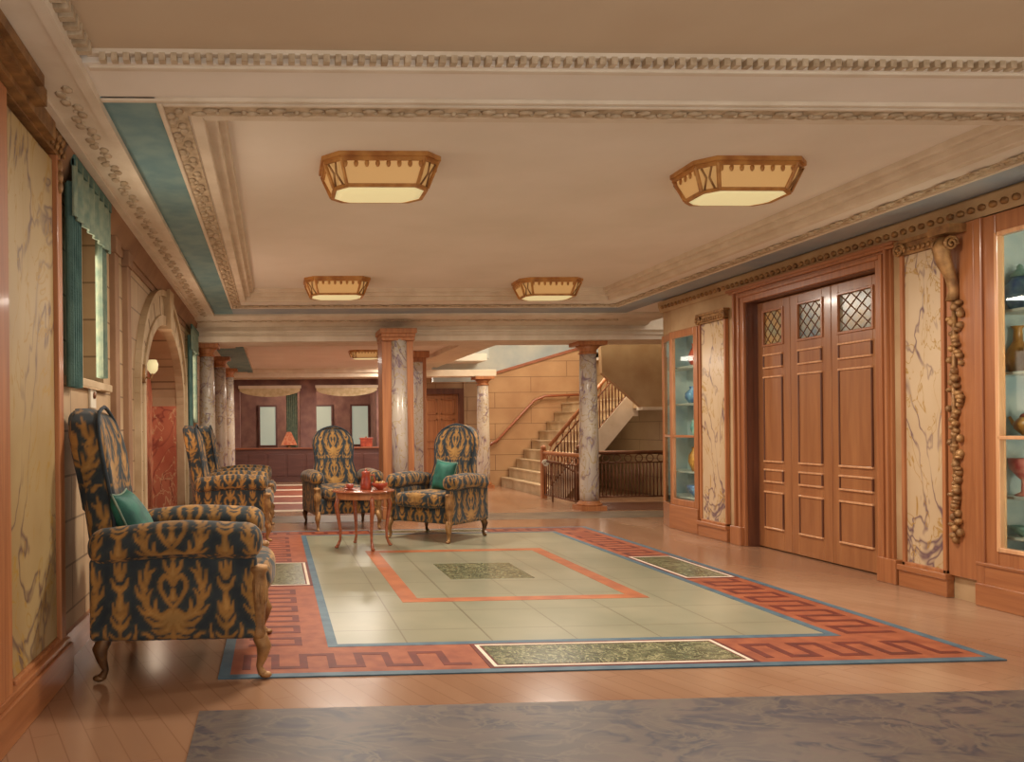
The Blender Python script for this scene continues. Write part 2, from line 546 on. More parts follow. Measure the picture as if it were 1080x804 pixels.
# left crown above the wall: brown cove, carved band
b = MB()
b.prism([(-1.21, 2.72), (-1.17, 2.72), (-1.09, SOF - .03), (-1.09, SOF + .01), (-1.21, SOF + .01)], 4.42, 18.6, 'Y')
trim(b, M['frieze'])
b = MB()
b.box(-1.09, -.83, RY0, 11.3, SOF - .03, SOF + .01)
b.box(-1.10, -1.05, RY0, 11.3, SOF - .05, SOF + .01)
b.box(-.87, -.82, RY0, 11.3, SOF - .042, SOF + .01)
b.cur = 1
carved(b, (-.96, 3.7, 0), (-.96, 11.2, 0), (1, 0, 0), SOF - .032, .15, (.045, .026, .009))
trim(b, [M['cream'], M['carve']], 0)

# right cornice: gilded carved moulding on top of the wall
b = MB()
b.prism([(5.01, 2.74), (4.985, 2.74), (4.975, 2.77), (4.955, 2.82), (4.955, 2.872), (5.01, 2.872)], 3.4, 10.2, 'Y')
b.cur = 1; b.smooth = True
for i in range(76):
    y = 3.5 + i * .088
    b.ell((4.962, y, 2.80), (.022, .034, .026), 7, 5)
b.smooth = False
trim(b, [M['tan'], M['gilt']])

# far soffit and the beam carried by the columns
b = MB()
b.prism([(11.2, SOF), (11.2, SOF - .03), (11.30, SOF - .06), (11.75, SOF - .06), (11.86, SOF - .10), (11.93, SOF - .10), (11.93, SOF)], XL, 5.6, 'X')
b.cur = 1
carved(b, (-1.1, 11.52, 0), (5.0, 11.52, 0), (0, 1, 0), SOF - .066, .14, (.045, .03, .010))
trim(b, [M['cream'], M['carve']])
b = MB()
b.box(-1.6, 8.0, 11.9, 12.62, 2.585, COF + .05)
b.box(-1.6, 8.0, 11.86, 11.92, 2.72, 2.75)
b.box(-1.6, 8.0, 11.87, 11.92, 2.66, 2.67)
trim(b, M['cream'], .006)

# far low ceiling: mouldings and shallow beams
b = MB()
b.box(-1.2, 3.6, 18.9, 19.7, 2.50, 2.72)
b.box(-1.2, 3.6, 12.62, 13.0, 2.64, 2.72)
b.box(-1.2, -.55, 12.62, 19.0, 2.62, 2.72)
b.box(3.0, 3.6, 12.62, 19.0, 2.62, 2.72)
b.box(2.6, 4.66, 16.75, 17.15, 2.36, 2.50)
b.box(-.55, -.48, 12.9, 18.9, 2.66, 2.72)
b.box(-.5, 3.0, 18.80, 18.9, 2.60, 2.72)
trim(b, M['cream'], .008)
b = MB(); b.box(-.50, -.62, 13.0, 18.8, 2.612, 2.63)
b.box(-.62, -.95, 13.2, 18.6, 2.612, 2.63); trim(b, M['blue'])

# stair well shaft with a skylight over it
b = MB()
b.box(3.52, 3.6, 13.12, 17.0, 2.75, 4.1); b.box(6.9, 6.98, 13.12, 17.0, 2.75, 4.1)
b.box(3.5, 7.0, 13.12, 13.2, 2.75, 4.1); b.box(3.5, 4.55, 16.92, 17.0, 2.75, 4.1); b.box(3.5, 7.0, 17.66, 17.8, 2.3, 4.1); b.box(6.9, 7.0, 17, 17.7, 2.7, 4.1)
struct(b.build('wall_skylight_shaft', M['shaft']))
b = MB(); b.box(3.5, 7.0, 13.1, 17.8, 4.06, 4.1)
wd = struct(b.build('window_6', M['sky_pane']))

# ---- left wall
b = MB()
t = .5
def lw(y0, y1, z0, z1): b.box(XL - t, XL, y0, y1, z0, z1)
lw(RY0, 4.72, 0, 3.06)
lw(4.72, 5.72, 0, 1.62); lw(4.72, 5.72, 2.80, 3.0)
lw(5.72, 6.95, 0, 3.0)
# arch niche from y 6.95 to 10.35
AY0, AY1, ASP, ATOP = 7.3, 10.3, 1.62, 2.42
lw(6.95, AY0, 0, 3.0); lw(AY1, 10.95, 0, 3.0)
N = 28
arc = [(AY0 + (AY1 - AY0) * .5 * (1 - math.cos(PI * i / N)), ASP + (ATOP - ASP) * math.sin(PI * i / N)) for i in range(N + 1)]
b.prism([(AY0, 3.0)] + [(y, z) for y, z in arc] + [(AY1, 3.0)], XL - t, XL, 'X')
lw(10.95, 11.75, 0, 1.3); lw(10.95, 11.75, 2.66, 3.0)
lw(11.75, 20.5, 0, 3.0)
struct(b.build('wall_left', M['ashlar']))
b = MB(); b.box(-1.62, -1.55, AY0 - .1, AY1 + .1, 0, 2.6)
struct(b.build('wall_arch_niche', M['pink_marble']))

# brown wall frieze above the arches
b = MB(); b.box(XL - .01, XL + .015, 5.9, 11.0, 2.66, 2.9); trim(b, M['frieze'])

# arch surround with voussoirs
b = MB()
def archring(b, o0, o1, xf, y0=AY0, y1=AY1, n=N):
    cy = (y0 + y1) / 2; hw = (y1 - y0) / 2; hh = ATOP - ASP
    for i in range(n):
        a0, a1 = PI * i / n, PI * (i + 1) / n
        q = []
        for a, o in ((a0, o0), (a1, o0), (a1, o1), (a0, o1)):
            q.append((cy - (hw + o) * math.cos(a), ASP + (hh + o) * math.sin(a)))
        b.prism(q, XL - .05, xf, 'X')
archring(b, -.006, .10, XL + .05)
archring(b, .10, .30, XL + .03)
archring(b, .30, .36, XL + .06)
for y0, y1, xf in ((AY0 - .10, AY0 + .006, .05), (AY1 - .006, AY1 + .10, .05), (AY0 - .30, AY0 - .1, .03), (AY1 + .1, AY1 + .3, .03), (AY0 - .36, AY0 - .3, .06), (AY1 + .3, AY1 + .36, .06)):
    b.box(XL - .05, XL + xf, y0, y1, 0, ASP)
b.cur = 1
for yy in (AY0 - .2, AY1 + .2):
    for k in range(6):
        b.box(XL, XL + .033, yy - .1, yy + .1, .26 * k + .24, .26 * k + .25)
for k in range(1, 12):
    a = PI * k / 12; cy = (AY0 + AY1) / 2; hw = (AY1 - AY0) / 2; hh = ATOP - ASP
    q = []
    for aa, o in ((a - .008, .1), (a + .008, .1), (a + .008, .3), (a - .008, .3)):
        q.append((cy - (hw + o) * math.cos(aa), ASP + (hh + o) * math.sin(aa)))
    b.prism(q, XL, XL + .033, 'X')
b.cur = 0
cy = (AY0 + AY1) / 2
b.prism([(cy - .10, ATOP - .04), (cy + .10, ATOP - .04), (cy + .16, ATOP + .38), (cy - .16, ATOP + .38)], XL - .05, XL + .10, 'X')
trim(b, [M['stone'], M['joint']], .004)
b = MB(); b.box(-1.56, XL - .051, AY1 - .03, AY1 + .01, 0, 1.6); trim(b, M['pink_marble'])

# ---- windows on the left with drapery
def left_window(n, y0, y1, z0, z1, rail):
    b = MB()
    w = .05
    b.box(XL - .22, XL - .14, y0, y0 + w, z0, z1); b.box(XL - .22, XL - .14, y1 - w, y1, z0, z1)
    b.box(XL - .22, XL - .14, y0, y1, z1 - w, z1); b.box(XL - .22, XL - .14, y0, y1, z0, z0 + w)
    b.box(XL - .21, XL - .15, (y0 + y1) / 2 - .02, (y0 + y1) / 2 + .02, z0, z1)
    b.box(XL - .21, XL - .15, y0, y1, rail - .02, rail + .02)
    o = struct(b.build('window_%d' % n, M['stone']))
    b = MB(); b.box(XL - .19, XL - .18, y0 + w, y1 - w, z0 + w, z1 - w)
    b.build('window_pane', M['pane_warm'], o)
    b = MB(); b.box(XL - .14, XL + .05, y0 - .06, y1 + .06, z0 - .05, z0)
    b.build('window_sill', M['stone'], o, .006)
left_window(1, 4.72, 5.72, 1.62, 2.80, 2.2)
left_window(2, 10.95, 11.75, 1.3, 2.66, 2.0)


def drape(b, x, y0, y1, z0, z1, amp=.022, folds=5, th=.012):
    """hanging cloth with vertical folds, a strip of thickness th"""
    n = folds * 6; top = []; 
    for side in (0, 1):
        for i in range(n + 1):
            y = y0 + (y1 - y0) * i / n
            xx = x + amp * math.sin(2 * PI * folds * i / n) + side * th
            top.append((xx, y))
    out = top[:n + 1] + top[n + 1:][::-1]
    b.prism(out, z0, z1, 'Z')

def window_drapery(y0, y1, z0, z1, label):
    t = thing('window_drapery', label, 'curtain', (XL + .05, (y0 + y1) / 2, z0))
    cy = (y0 + y1) / 2
    b = MB(); drape(b, .0, y0 - cy, y0 - cy + .24, 0, z1 - z0 - .1); b.build('curtain', M['tealcloth'], t)
    b = MB(); drape(b, .0, y1 - cy - .17, y1 - cy, 0.1, z1 - z0 - .1); b.build('curtain', M['tealtrim'], t)
    b = MB(); drape(b, .035, y0 - cy - .02, y1 - cy + .04, z1 - z0 - .30, z1 - z0 + .02, .01, 7)
    b.build('pelmet', M['tealtrim'], t)
    b = MB(); b.box(.03, .055, y0 - cy - .02, y1 - cy + .04, z1 - z0 - .02, z1 - z0 + .04); b.build('pelmet_board', M['tealcloth'], t)
window_drapery(4.56, 5.50, 1.55, 2.80, 'teal window curtains with patterned pelmet between marble pilaster and stone arch')
window_drapery(10.9, 11.8, 1.3, 2.68, 'narrow teal window curtains beyond the stone arch on the left wall')

t = thing('wall_plate', 'small white square plate with a round dial on the left wall', 'wall plate', (XL, 5.32, 1.53))
b = MB(); b.box(.0, .02, -.075, .075, -.085, .085); b.build('plate', M['white'], t, .006)
b = MB(); b.T = Matrix.Rotation(PI / 2, 4, 'Y'); b.smooth = True; b.lathe([(.022, .018), (.022, .03), (.012, .034)], n=18); b.build('dial', M['iron'], t)

# vertical wall strips on the left wall
b = MB()
for y0, y1 in ((5.95, 6.10), (6.45, 6.60), (11.9, 12.0)):
    b.box(XL - .02, XL + .045, y0, y1, 0, 2.72)
    b.box(XL - .02, XL + .06, y0 - .02, y1 + .02, 2.60, 2.72)
trim(b, M['frieze'], .006)
b = MB()
b.box(XL - .01, XL + .03, 4.4, AY0 - .37, 0, .16); b.box(XL - .01, XL + .03, AY1 + .37, 19.6, 0, .16)
o = struct(b.build('baseboard_left', M['mahog_y']))

# ---- right wall (solid parts between the fitted cabinets and the doors)
b = MB()
def rw(y0, y1, z0=0, z1=3.0, x0=XR): b.box(x0, 5.6, y0, y1, z0, z1)
rw(RY0, 4.3); rw(4.3, 5.5, 2.74, 3.0); b.box(5.45, 5.6, 4.3, 5.5, 0, 3.0)
rw(5.5, 6.44); rw(6.44, 8.34, 2.62, 3.0); rw(8.34, 9.28)
rw(9.28, 9.95, 2.46, 3.0); b.box(5.45, 5.6, 9.28, 10.4, 0, 3.0)
b.prism([(5.0, 9.95), (5.12, 10.4), (5.6, 10.4), (5.6, 9.95)], 2.46, 3.0, 'Z')
b.box(5.45, 5.6, 6.44, 8.34, 0, 3.0)
struct(b.build('wall_right', M['tan']))

# ---- the far part: walls, stair hall
b = MB()
b.box(2.75, 3.6, 19.9, 20.4, 0, 2.75)                       # panelled wall left of the far door
b.box(3.6, 4.6, 19.9, 20.4, 2.12, 2.75); b.box(4.6, 8.0, 19.9, 20.4, 0, 2.75)
for x in (2.8, 4.7, 5.25):
    b.box(x, x + .05, 19.86, 19.9, 0, 2.7)
struct(b.build('wall_far_panelled', M['stairwall']))
b = MB(); b.prism([(4.55, 0), (7.6, 0), (7.6, 3.2), (6.9, 3.05), (4.55, 2.38)], 17.4, 17.65, 'Y')
struct(b.build('wall_stair', M['stairwall']))
b = MB(); b.box(7.0, 7.3, 10.5, 17.6, 0, 3.0); b.box(5.55, 7.3, 10.35, 10.5, 0, 3.0)
struct(b.build('wall_stair_side', M['stairwall_y']))

# apron wall of the upper flight, cut off slanting at its left
def zat(y, Y): return 1.3 + (448.2 - y) / F * Y
AY = 13.55
def xat(x, Y): return (x - 290) / F * Y
b = MB()
b.prism([(xat(640, AY), 2.74), (xat(641, AY), zat(392, AY)), (xat(684, AY), zat(429, AY)), (7.0, zat(429, AY)), (7.0, 2.74)], AY, AY + .12, 'Y')
o = struct(b.build('wall_upper_flight', M['tan']))
b = MB()
b.prism([(xat(684, AY), zat(429, AY)), (xat(684, AY), zat(429, AY) - .05), (7.0, zat(429, AY) - .05), (7.0, zat(429, AY))], AY - .03, AY + .2, 'Y')
trim(b, M['cream'])

# sloping ceiling edge over the lower flight
b = MB()
b.prism([(4.55, 2.36), (4.55, 2.42), (6.9, 3.09), (6.9, 3.03)], 17.36, 17.66, 'Y'); trim(b, M['mahog_x'])

# back room behind the half wall
b = MB()
b.box(-1.7, 3.0, 23.2, 23.4, 0, 2.8)
b.box(-1.7, -1.5, 20.3, 23.4, 0, 2.8); b.box(2.75, 3.0, 20.3, 23.4, 0, 2.8)
struct(b.build('wall_back', M['plum']))
b = MB()
b.box(-1.2, 2.75, 19.75, 20.0, 2.28, 2.75)
b.box(-1.25, -.85, 19.72, 20.05, 0, 2.5); b.box(.62, 1.02, 19.72, 20.05, 0, 2.5); b.box(2.5, 2.80, 19.72, 20.05, 0, 2.5)
struct(b.build('wall_far_piers', M['plum']))
for k, (x0, x1) in enumerate(((-.42, .02), (1.12, 1.62), (2.22, 2.68))):
    b = MB()
    for q in ((x0 - .05, x0, .78, 1.98), (x1, x1 + .05, .78, 1.98), (x0, x1, .78, .83), (x0, x1, 1.93, 1.98)):
        b.box(q[0], q[1], 23.12, 23.22, q[2], q[3])
    o = struct(b.build('window_%d' % (3 + k), M['plum_dk']))
    b = MB(); b.box(x0, x1, 23.16, 23.19, .83, 1.93); b.build('window_pane', M['pane'], o)

# far door
b = MB(); b.box(3.62, 4.58, 19.98, 20.04, 0, 2.12)
for (x0, x1) in ((3.72, 4.05), (4.15, 4.48)):
    for (z0, z1) in ((.15, .8), (.95, 1.5), (1.62, 2.0)):
        ring_ = ((x0, x0 + .03, z0, z1), (x1 - .03, x1, z0, z1), (x0, x1, z0, z0 + .03), (x0, x1, z1 - .03, z1))
        for q in ring_: b.box(q[0], q[1], 19.955, 19.99, q[2], q[3])
o = struct(b.build('door_4', M['mahog']))
b = MB()
b.box(3.5, 3.62, 19.85, 20.06, 0, 2.12); b.box(4.58, 4.70, 19.85, 20.06, 0, 2.12); b.box(3.5, 4.7, 19.85, 20.06, 2.12, 2.26)
b.build('door_frame', M['dark_wood'], o)
b = MB(); b.smooth = True; b.ell((4.12, 19.93, 1.0), (.03, .03, .03)); b.build('door_handle', M['gilt'], o)
o = None

# floor inlays: olive border band, pale joints and red floor beyond
b = MB(); b.box(-1.2, 7.0, 11.1, 11.95, -.02, .003); trim(b, M['grey_band'])
b = MB(); b.box(-.9, 3.1, 12.8, 18.2, -.02, .003)
trim(b, M['red_floor'])
b = MB()
for y in (12.62, 13.9, 15.3, 16.9, 18.4): b.box(-1.2, 3.3, y, y + .22, -.02, .006)
trim(b, M['cream'])
b = MB(); b.box(5.05, 7.0, 12.1, 13.3, -.02, .004); trim(b, M['dark_wood'])

# ================================================================== RUG AND CARPET
t = thing('patterned_rug', 'large tiled-field rug with brick red key-pattern border in the middle of the hall', 'rug', (1.82, 7.2, 0))
RX0, RX1, RY_0, RY_1 = -.31 - 1.82, 3.95 - 1.82, 4.2 - 7.2, 10.15 - 7.2
IX0, IX1, IY0, IY1 = .30 - 1.82, 3.42 - 1.82, 4.75 - 7.2, 9.75 - 7.2


def frame(b, x0, x1, y0, y1, w, z0, z1):
    ring(b, x0, x1, y0, y1, z0, z1, w)

b = MB(); b.box(IX0 + .04, IX1 - .04, IY0 + .04, IY1 - .04, .001, .006); b.build('field', M['tile'], t)
b = MB(); frame(b, RX0, RX1, RY_0, RY_1, .06, .001, .0075); frame(b, IX0, IX1, IY0, IY1, .06, .001, .0075)
b.build('edge_line', M['rug_blue'], t)
b = MB()
b.box(RX0 + .06, IX0, RY_0 + .06, RY_1 - .06, .001, .006); b.box(IX1, RX1 - .06, RY_0 + .06, RY_1 - .06, .001, .006)
b.box(IX0, IX1, RY_0 + .06, IY0, .001, .006); b.box(IX0, IX1, IY1, RY_1 - .06, .001, .006)
b.cur = 1


def fret(b, p, d, n, L, c0, c1):
    """key pattern along direction d from p; n is the inward direction"""
    k = max(1, int(round(L / .30))); s = L / k; w = .045
    def seg(s0, s1, t0, t1):
        a = (p[0] + d[0] * s0 + n[0] * t0, p[1] + d[1] * s0 + n[1] * t0)
        c = (p[0] + d[0] * s1 + n[0] * t1, p[1] + d[1] * s1 + n[1] * t1)
        b.box(a[0], c[0], a[1], c[1], .004, .0072)
    for i in range(k):
        o = i * s
        seg(o, o + w, c0, c1)
        seg(o + w, o + s / 2, c1 - w, c1)
        seg(o + s / 2, o + s / 2 + w, c0, c1)
        seg(o + s / 2 + w, o + s, c0, c0 + w)
    return

bw = IX0 - RX0
c0, c1 = .14, .40
cx = .06
# front / back, both sides of the green panels; panels span cx-.78 .. cx+.78
for (y, ny) in ((RY_0, 1), (RY_1, -1)):
    d0, d1 = (.14, .42) if ny == 1 else (.12, .32)
    fret(b, (RX0 + .12, y), (1, 0), (0, ny), (cx - .82) - (RX0 + .12), d0, d1)
    fret(b, (cx + .82, y), (1, 0), (0, ny), (RX1 - .12) - (cx + .82), d0, d1)
for (x, nx) in ((RX0, 1), (RX1, -1)):
    fret(b, (x, RY_0 + .6), (0, 1), (nx, 0), (-.62) - (RY_0 + .6), .14, .46)
    fret(b, (x, .62), (0, 1), (nx, 0), (RY_1 - .42) - .62, .14, .46)
b.build('border', [M['rug_red'], M['rug_dark']], t)
for (x0, x1, y0, y1) in ((cx - .74, cx + .74, RY_0 + .06, IY0 - .0), (cx - .74, cx + .74, IY1, RY_1 - .06),
                         (RX0 + .06, IX0, -.58, .58), (IX1, RX1 - .06, -.58, .58)):
    b = MB(); b.box(x0, x1, y0, y1, .002, .0085); 
    b.cur = 1; frame(b, x0 + .025, x1 - .025, y0 + .025, y1 - .025, .022, .004, .0095)
    b.cur = 2; b.box(x0 + .06, x1 - .06, y0 + .06, y1 - .06, .004, .0098)
    b.build('green_panel', [M['rug_dark'], M['cream'], M['green']], t)
b = MB(); frame(b, .93 - 1.82, 2.79 - 1.82, 5.92 - 7.2, 8.42 - 7.2, .13, .003, .0075); b.build('inner_frame', M['rug_orange'], t)
b = MB(); b.box(-.34, .38, -.42, .36, .003, .0075); b.build('centre_panel', M['green'], t)

o = MB().box(-.36, 4.9, 1.2, 3.72, .001, .008).build('mottled_carpet', M['slate'])
tag(o, 'dark slate mottled carpet lying across the floor in front of the large rug', 'carpet')

# ================================================================== CHAIRS
STROKES = [  # (points, r0, r1, lobes) in a tile u in 0..1 (half width, mirrored), v 0..1
    # heart on a stem
    ([(0, .40), (.13, .50), (.24, .62), (.24, .72), (.16, .78), (.06, .75), (.0, .68)], .020, .030, 0),
    ([(0, .52), (.0, .62)], .042, .020, 0),
    ([(0, .0), (0, .20), (0, .42)], .026, .016, 0),
    ([(.0, .80), (.0, .97)], .046, .012, 0),
    ([(.05, .82), (.14, .88), (.17, .98)], .030, .010, 0),
    # spreading acanthus from the foot
    ([(.02, .26), (.12, .14), (.26, .10), (.40, .14)], .055, .012, 0),
    ([(.04, .30), (.20, .20), (.36, .20), (.52, .28)], .055, .012, 0),
    ([(.05, .34), (.20, .28), (.38, .32), (.52, .44), (.56, .60), (.50, .74)], .050, .020, 0),
    ([(.30, .29), (.34, .40), (.33, .50)], .035, .010, 0),
    ([(.40, .33), (.56, .34), (.66, .42)], .036, .010, 0),
    ([(.50, .44), (.46, .56), (.40, .62)], .030, .008, 0),
    ([(.54, .50), (.66, .56), (.70, .66)], .032, .010, 0),
    ([(.53, .62), (.62, .72), (.62, .84)], .034, .010, 0),
    ([(.50, .72), (.44, .82), (.34, .86)], .034, .010, 0),
    ([(.50, .74), (.50, .86), (.46, .96)], .030, .008, 0),
    ([(.10, .05), (.22, .02), (.30, .05)], .026, .008, 0),
    ([(.42, .04), (.50, .09), (.60, .10)], .028, .008, 0),
    # plant between the large leaves
    ([(1.0, .0), (1.0, .34)], .016, .014, 0),
    ([(1.0, .16), (.90, .20), (.82, .30)], .034, .010, 0),
    ([(1.0, .28), (.90, .34), (.86, .46)], .036, .010, 0),
    ([(1.0, .40), (1.0, .60)], .050, .018, 0),
    ([(1.0, .62), (.90, .66), (.84, .76)], .036, .010, 0),
    ([(1.0, .76), (.92, .84), (.90, .94)], .036, .010, 0),
    ([(1.0, .80), (1.0, .96)], .030, .010, 0),
    ([(1.0, .03), (.90, .03), (.80, .10)], .030, .010, 0),
    ([(.74, .02), (.70, .12), (.72, .2)], .022, .008, 0),
]


def stroke_circles(w, h):
    out = []
    for pts, r0, r1, lobes in STROKES:
        p = np.array(pts, float); seg = np.hypot(*(np.diff(p, axis=0).T)); L = np.concatenate([[0], np.cumsum(seg)])
        n = 22
        for i in range(n):
            s_ = i / (n - 1); q = s_ * L[-1]
            x = np.interp(q, L, p[:, 0]); y = np.interp(q, L, p[:, 1])
            r = r0 + (r1 - r0) * s_
            if lobes: r *= 1 + .38 * math.sin(2 * PI * lobes * s_)
            out.append((x * w / 2, y * h, r * 1.2 * h))
    return np.array(out)

TW, TH_ = .54, .43
CIRC = stroke_circles(TW, TH_)
NAVY = np.array(lin((46, 56, 64))); GOLD = np.array(lin((160, 118, 64))); GOLD2 = np.array(lin((188, 148, 88))); OLIVE = np.array(lin((84, 84, 60)))


def weave_colour(U, V):
    u = np.abs(((U / TW + .5) % 1) - .5) * TW; v = (V / TH_ % 1) * TH_
    best = np.full(len(u), 9.0)
    for cx_, cy_, r in CIRC:
        for dv in (-TH_, 0, TH_):
            if dv and r < .01: continue
            d = np.hypot(u - cx_, v - cy_ - dv) - r
            best = np.minimum(best, d)
    a = np.clip(.5 - best / .006, 0, 1)[:, None]
    inner = np.clip((-best - .010) / .006, 0, 1)[:, None] * .55
    edge = np.clip(1 - np.abs(best - .010) / .006, 0, 1)[:, None] * .35
    col = NAVY * (1 - a) + GOLD * a
    col = col * (1 - inner * a) + GOLD2 * inner * a
    return col * (1 - edge * (1 - a)) + OLIVE * edge * (1 - a)


def padded(name, size, centre, r, deform=None, parent=None, step=.0095, shift=(0, 0), swap=False):
    """upholstered block with rounded edges, dense enough to carry the woven pattern"""
    h = np.array(size) / 2
    bm = bmesh.new()
    for ax in range(3):
        a, c = [i for i in range(3) if i != ax]
        na = max(2, int(size[a] / step)); nc = max(2, int(size[c] / step))
        for sg in (-1, 1):
            vs = []
            for i in range(na + 1):
                for j in range(nc + 1):
                    p = [0, 0, 0]; p[ax] = sg * h[ax]
                    p[a] = -h[a] + size[a] * i / na; p[c] = -h[c] + size[c] * j / nc
                    vs.append(bm.verts.new(p))
            for i in range(na):
                for j in range(nc):
                    q = i * (nc + 1) + j
                    bm.faces.new((vs[q], vs[q + 1], vs[q + nc + 2], vs[q + nc + 1]))
    bmesh.ops.remove_doubles(bm, verts=bm.verts, dist=1e-5)
    bmesh.ops.recalc_face_normals(bm, faces=bm.faces)
    me = bpy.data.meshes.new(name); bm.to_mesh(me); bm.free()
    n = len(me.vertices); co = np.empty(n * 3, np.float32); me.vertices.foreach_get('co', co); P = co.reshape(-1, 3).astype(float)
    rel = np.abs(P) / h; ax = np.argmax(rel - np.array([0, 0, 1e-6]), axis=1)
    C_ = np.array(centre); Wp = P + C_
    U = np.where(ax == 0, Wp[:, 1], np.where(ax == 1, Wp[:, 0], Wp[:, 1] if swap else Wp[:, 0]))
    V = np.where(ax == 2, Wp[:, 0] if swap else Wp[:, 1], Wp[:, 2])
    colr = weave_colour(U + shift[0], V + shift[1])
    rr = min(r, *(h - 1e-4)); inner = h - rr
    core = np.clip(P, -inner, inner); d = P - core; ln = np.linalg.norm(d, axis=1); ln[ln == 0] = 1
    Q = core + d / ln[:, None] * np.where(np.linalg.norm(P - core, axis=1) > 0, rr, 0)[:, None]
    Q = Q + C_
    if deform is not None: Q = deform(Q, C_, h)
    me.vertices.foreach_set('co', Q.astype(np.float32).ravel())
    at = me.color_attributes.new('weave', 'FLOAT_COLOR', 'POINT')
    at.data.foreach_set('color', np.concatenate([colr, np.ones((n, 1))], axis=1).astype(np.float32).ravel())
    me.polygons.foreach_set('use_smooth', [True] * len(me.polygons))
    me.materials.append(M['weave']); me.update()
    o = bpy.data.objects.new(name, me); COL.objects.link(o)
    if parent: o.parent = parent
    return o


def back_half(z):
    """half width of the shaped backrest at height z"""
    zz = [.34, .66, .78, .90, 1.04, 1.16, 1.26, 1.34, 1.39, 1.42]
    ww = [.37, .36, .315, .285, .295, .315, .295, .235, .16, .06]
    return np.interp(z, zz, ww)


def back_def(Q, C_, h):
    Q = Q.copy(); k = back_half(Q[:, 2]) / h[1]
    Q[:, 1] = Q[:, 1] * k
    up = np.clip((Q[:, 2] - .5) / .9, 0, 1)
    Q[:, 0] += -.12 * up + .05 * np.sin(up * PI) * 0 - .03 * up ** 3
    Q[:, 0] += .03 * np.cos(np.clip(np.abs(Q[:, 1]) / .4, 0, 1) * PI) * -1 * (Q[:, 0] > C_[0] - .1 * up - .1)
    return Q


def arm_def(Q, C_, h):
    Q = Q.copy(); f_ = (Q[:, 0] - C_[0]) / h[0]
    Q[:, 2] += .022 * np.cos(f_ * PI) * .6 + .012 * f_
    Q[:, 1] = C_[1] + (Q[:, 1] - C_[1]) * (1 + .10 * f_)
    return Q


def seat_def(Q, C_, h):
    Q = Q.copy(); top = Q[:, 2] > C_[2]
    Q[:, 2] += np.where(top, .03 * np.cos(np.clip(Q[:, 1] / h[1], -1, 1) * PI / 2), 0)
    Q[:, 0] += np.where(Q[:, 0] > C_[0], .035 * np.cos(np.clip(Q[:, 1] / h[1], -1, 1) * PI / 2), 0)
    return Q


def make_armchair(label, group):
    t = thing('wing_armchair', label, 'armchair', group=group)
    padded('seat_frame', (.80, .78, .21), (-.01, 0, .325), .03, None, t, .012)
    padded('seat_cushion', (.78, .70, .17), (.07, 0, .49), .07, seat_def, t, .012, swap=True)
    bk = padded('backrest', (.18, .80, 1.08), (-.40, 0, .88), .065, back_def, t, .011, (0, -.10))
    # rolled rim that follows the outline of the back
    b = MB(); b.smooth = True
    pts = []
    zs = [.60, .72, .80, .9, 1.0, 1.14, 1.22, 1.29, 1.35, 1.395, 1.415]
    def px_(z):
        up = min(max((z - .5) / .9, 0), 1); return -.40 + .060 - .12 * up - .03 * up ** 3 + .02
    for z in zs: pts.append((px_(z), -float(back_half(z)) - .0, z))
    pts.append((px_(1.425), 0, 1.428))
    for z in zs[::-1]: pts.append((px_(z), float(back_half(z)), z))
    b.tube(pts, .011, 8); b.build('back_piping', M['navy'], bk)
    for s in (-1, 1):
        padded('side_panel', (.86, .11, .43), (-.03, s * .43, .425), .03, None, t, .0095, (.03, -.21))
        padded('armrest', (.90, .19, .19), (-.02, s * .435, .715), .088, arm_def, t, .0095, (.03, -.50))
        b = MB(); b.smooth = True
        b.T = Matrix.Translation((.405, s * .45, 0))
        b.lathe([(.02, .20), (.034, .215), (.040, .24), (.028, .27), (.034, .33), (.044, .42), (.047, .50), (.040, .54), (.052, .565), (.050, .585), (.02, .592)], n=16)
        for k in range(10):
            a = 2 * PI * k / 10
            b.ell((.042 * math.cos(a), .042 * math.sin(a), .45), (.010, .010, .06), 6, 5)
        b.build('arm_post', M['gilt'], t)
        for fx in (1, -1):
            b = MB(); b.smooth = True
            x0 = .40 if fx == 1 else -.38; y0 = s * .44
            b.tube([(x0, y0, .26), (x0 + fx * .012, y0, .21), (x0 + fx * .032, y0 + s * .012, .165), (x0 + fx * .022, y0 + s * .008, .11),
                    (x0 + fx * .006, y0, .06), (x0 + fx * .018, y0 + s * .004, .028), (x0 + fx * .042, y0 + s * .01, .016)],
                   [.034, .040, .040, .027, .018, .022, .016], 12)
            b.ell((x0 + fx * .038, y0 + s * .006, .018), (.034, .024, .018), 12, 7)
            b.build('leg', M['gilt'] if fx == 1 else M['bronze'], t)
    return t

G = 'damask armchairs with carved gilt legs'
ch1 = make_armchair('large dark damask armchair in the left foreground beside the near marble pilaster', G)
ch1.location = (-.50, 4.64, .006)
chB = again(ch1, (-.49, 9.72, 0), 0, 'damask armchair against the left wall, behind the foreground armchair', G)
chC = again(ch1, (-.46, 11.36, 0), 0, 'farthest damask armchair on the left wall, half hidden by the armchair before it', G)
chD = again(ch1, (.86, 10.6, 0), -PI / 2 + .16, 'damask armchair facing the viewer behind the round wooden table', G)
chE = again(ch1, (1.90, 9.42, .006), PI + .80, 'damask armchair at right of the table with a teal cushion on its seat', G)
for c in (chB, chC): c.scale = (.95, .95, .95)
for c in (chD, chE): c.scale = (.95, .90, .93)


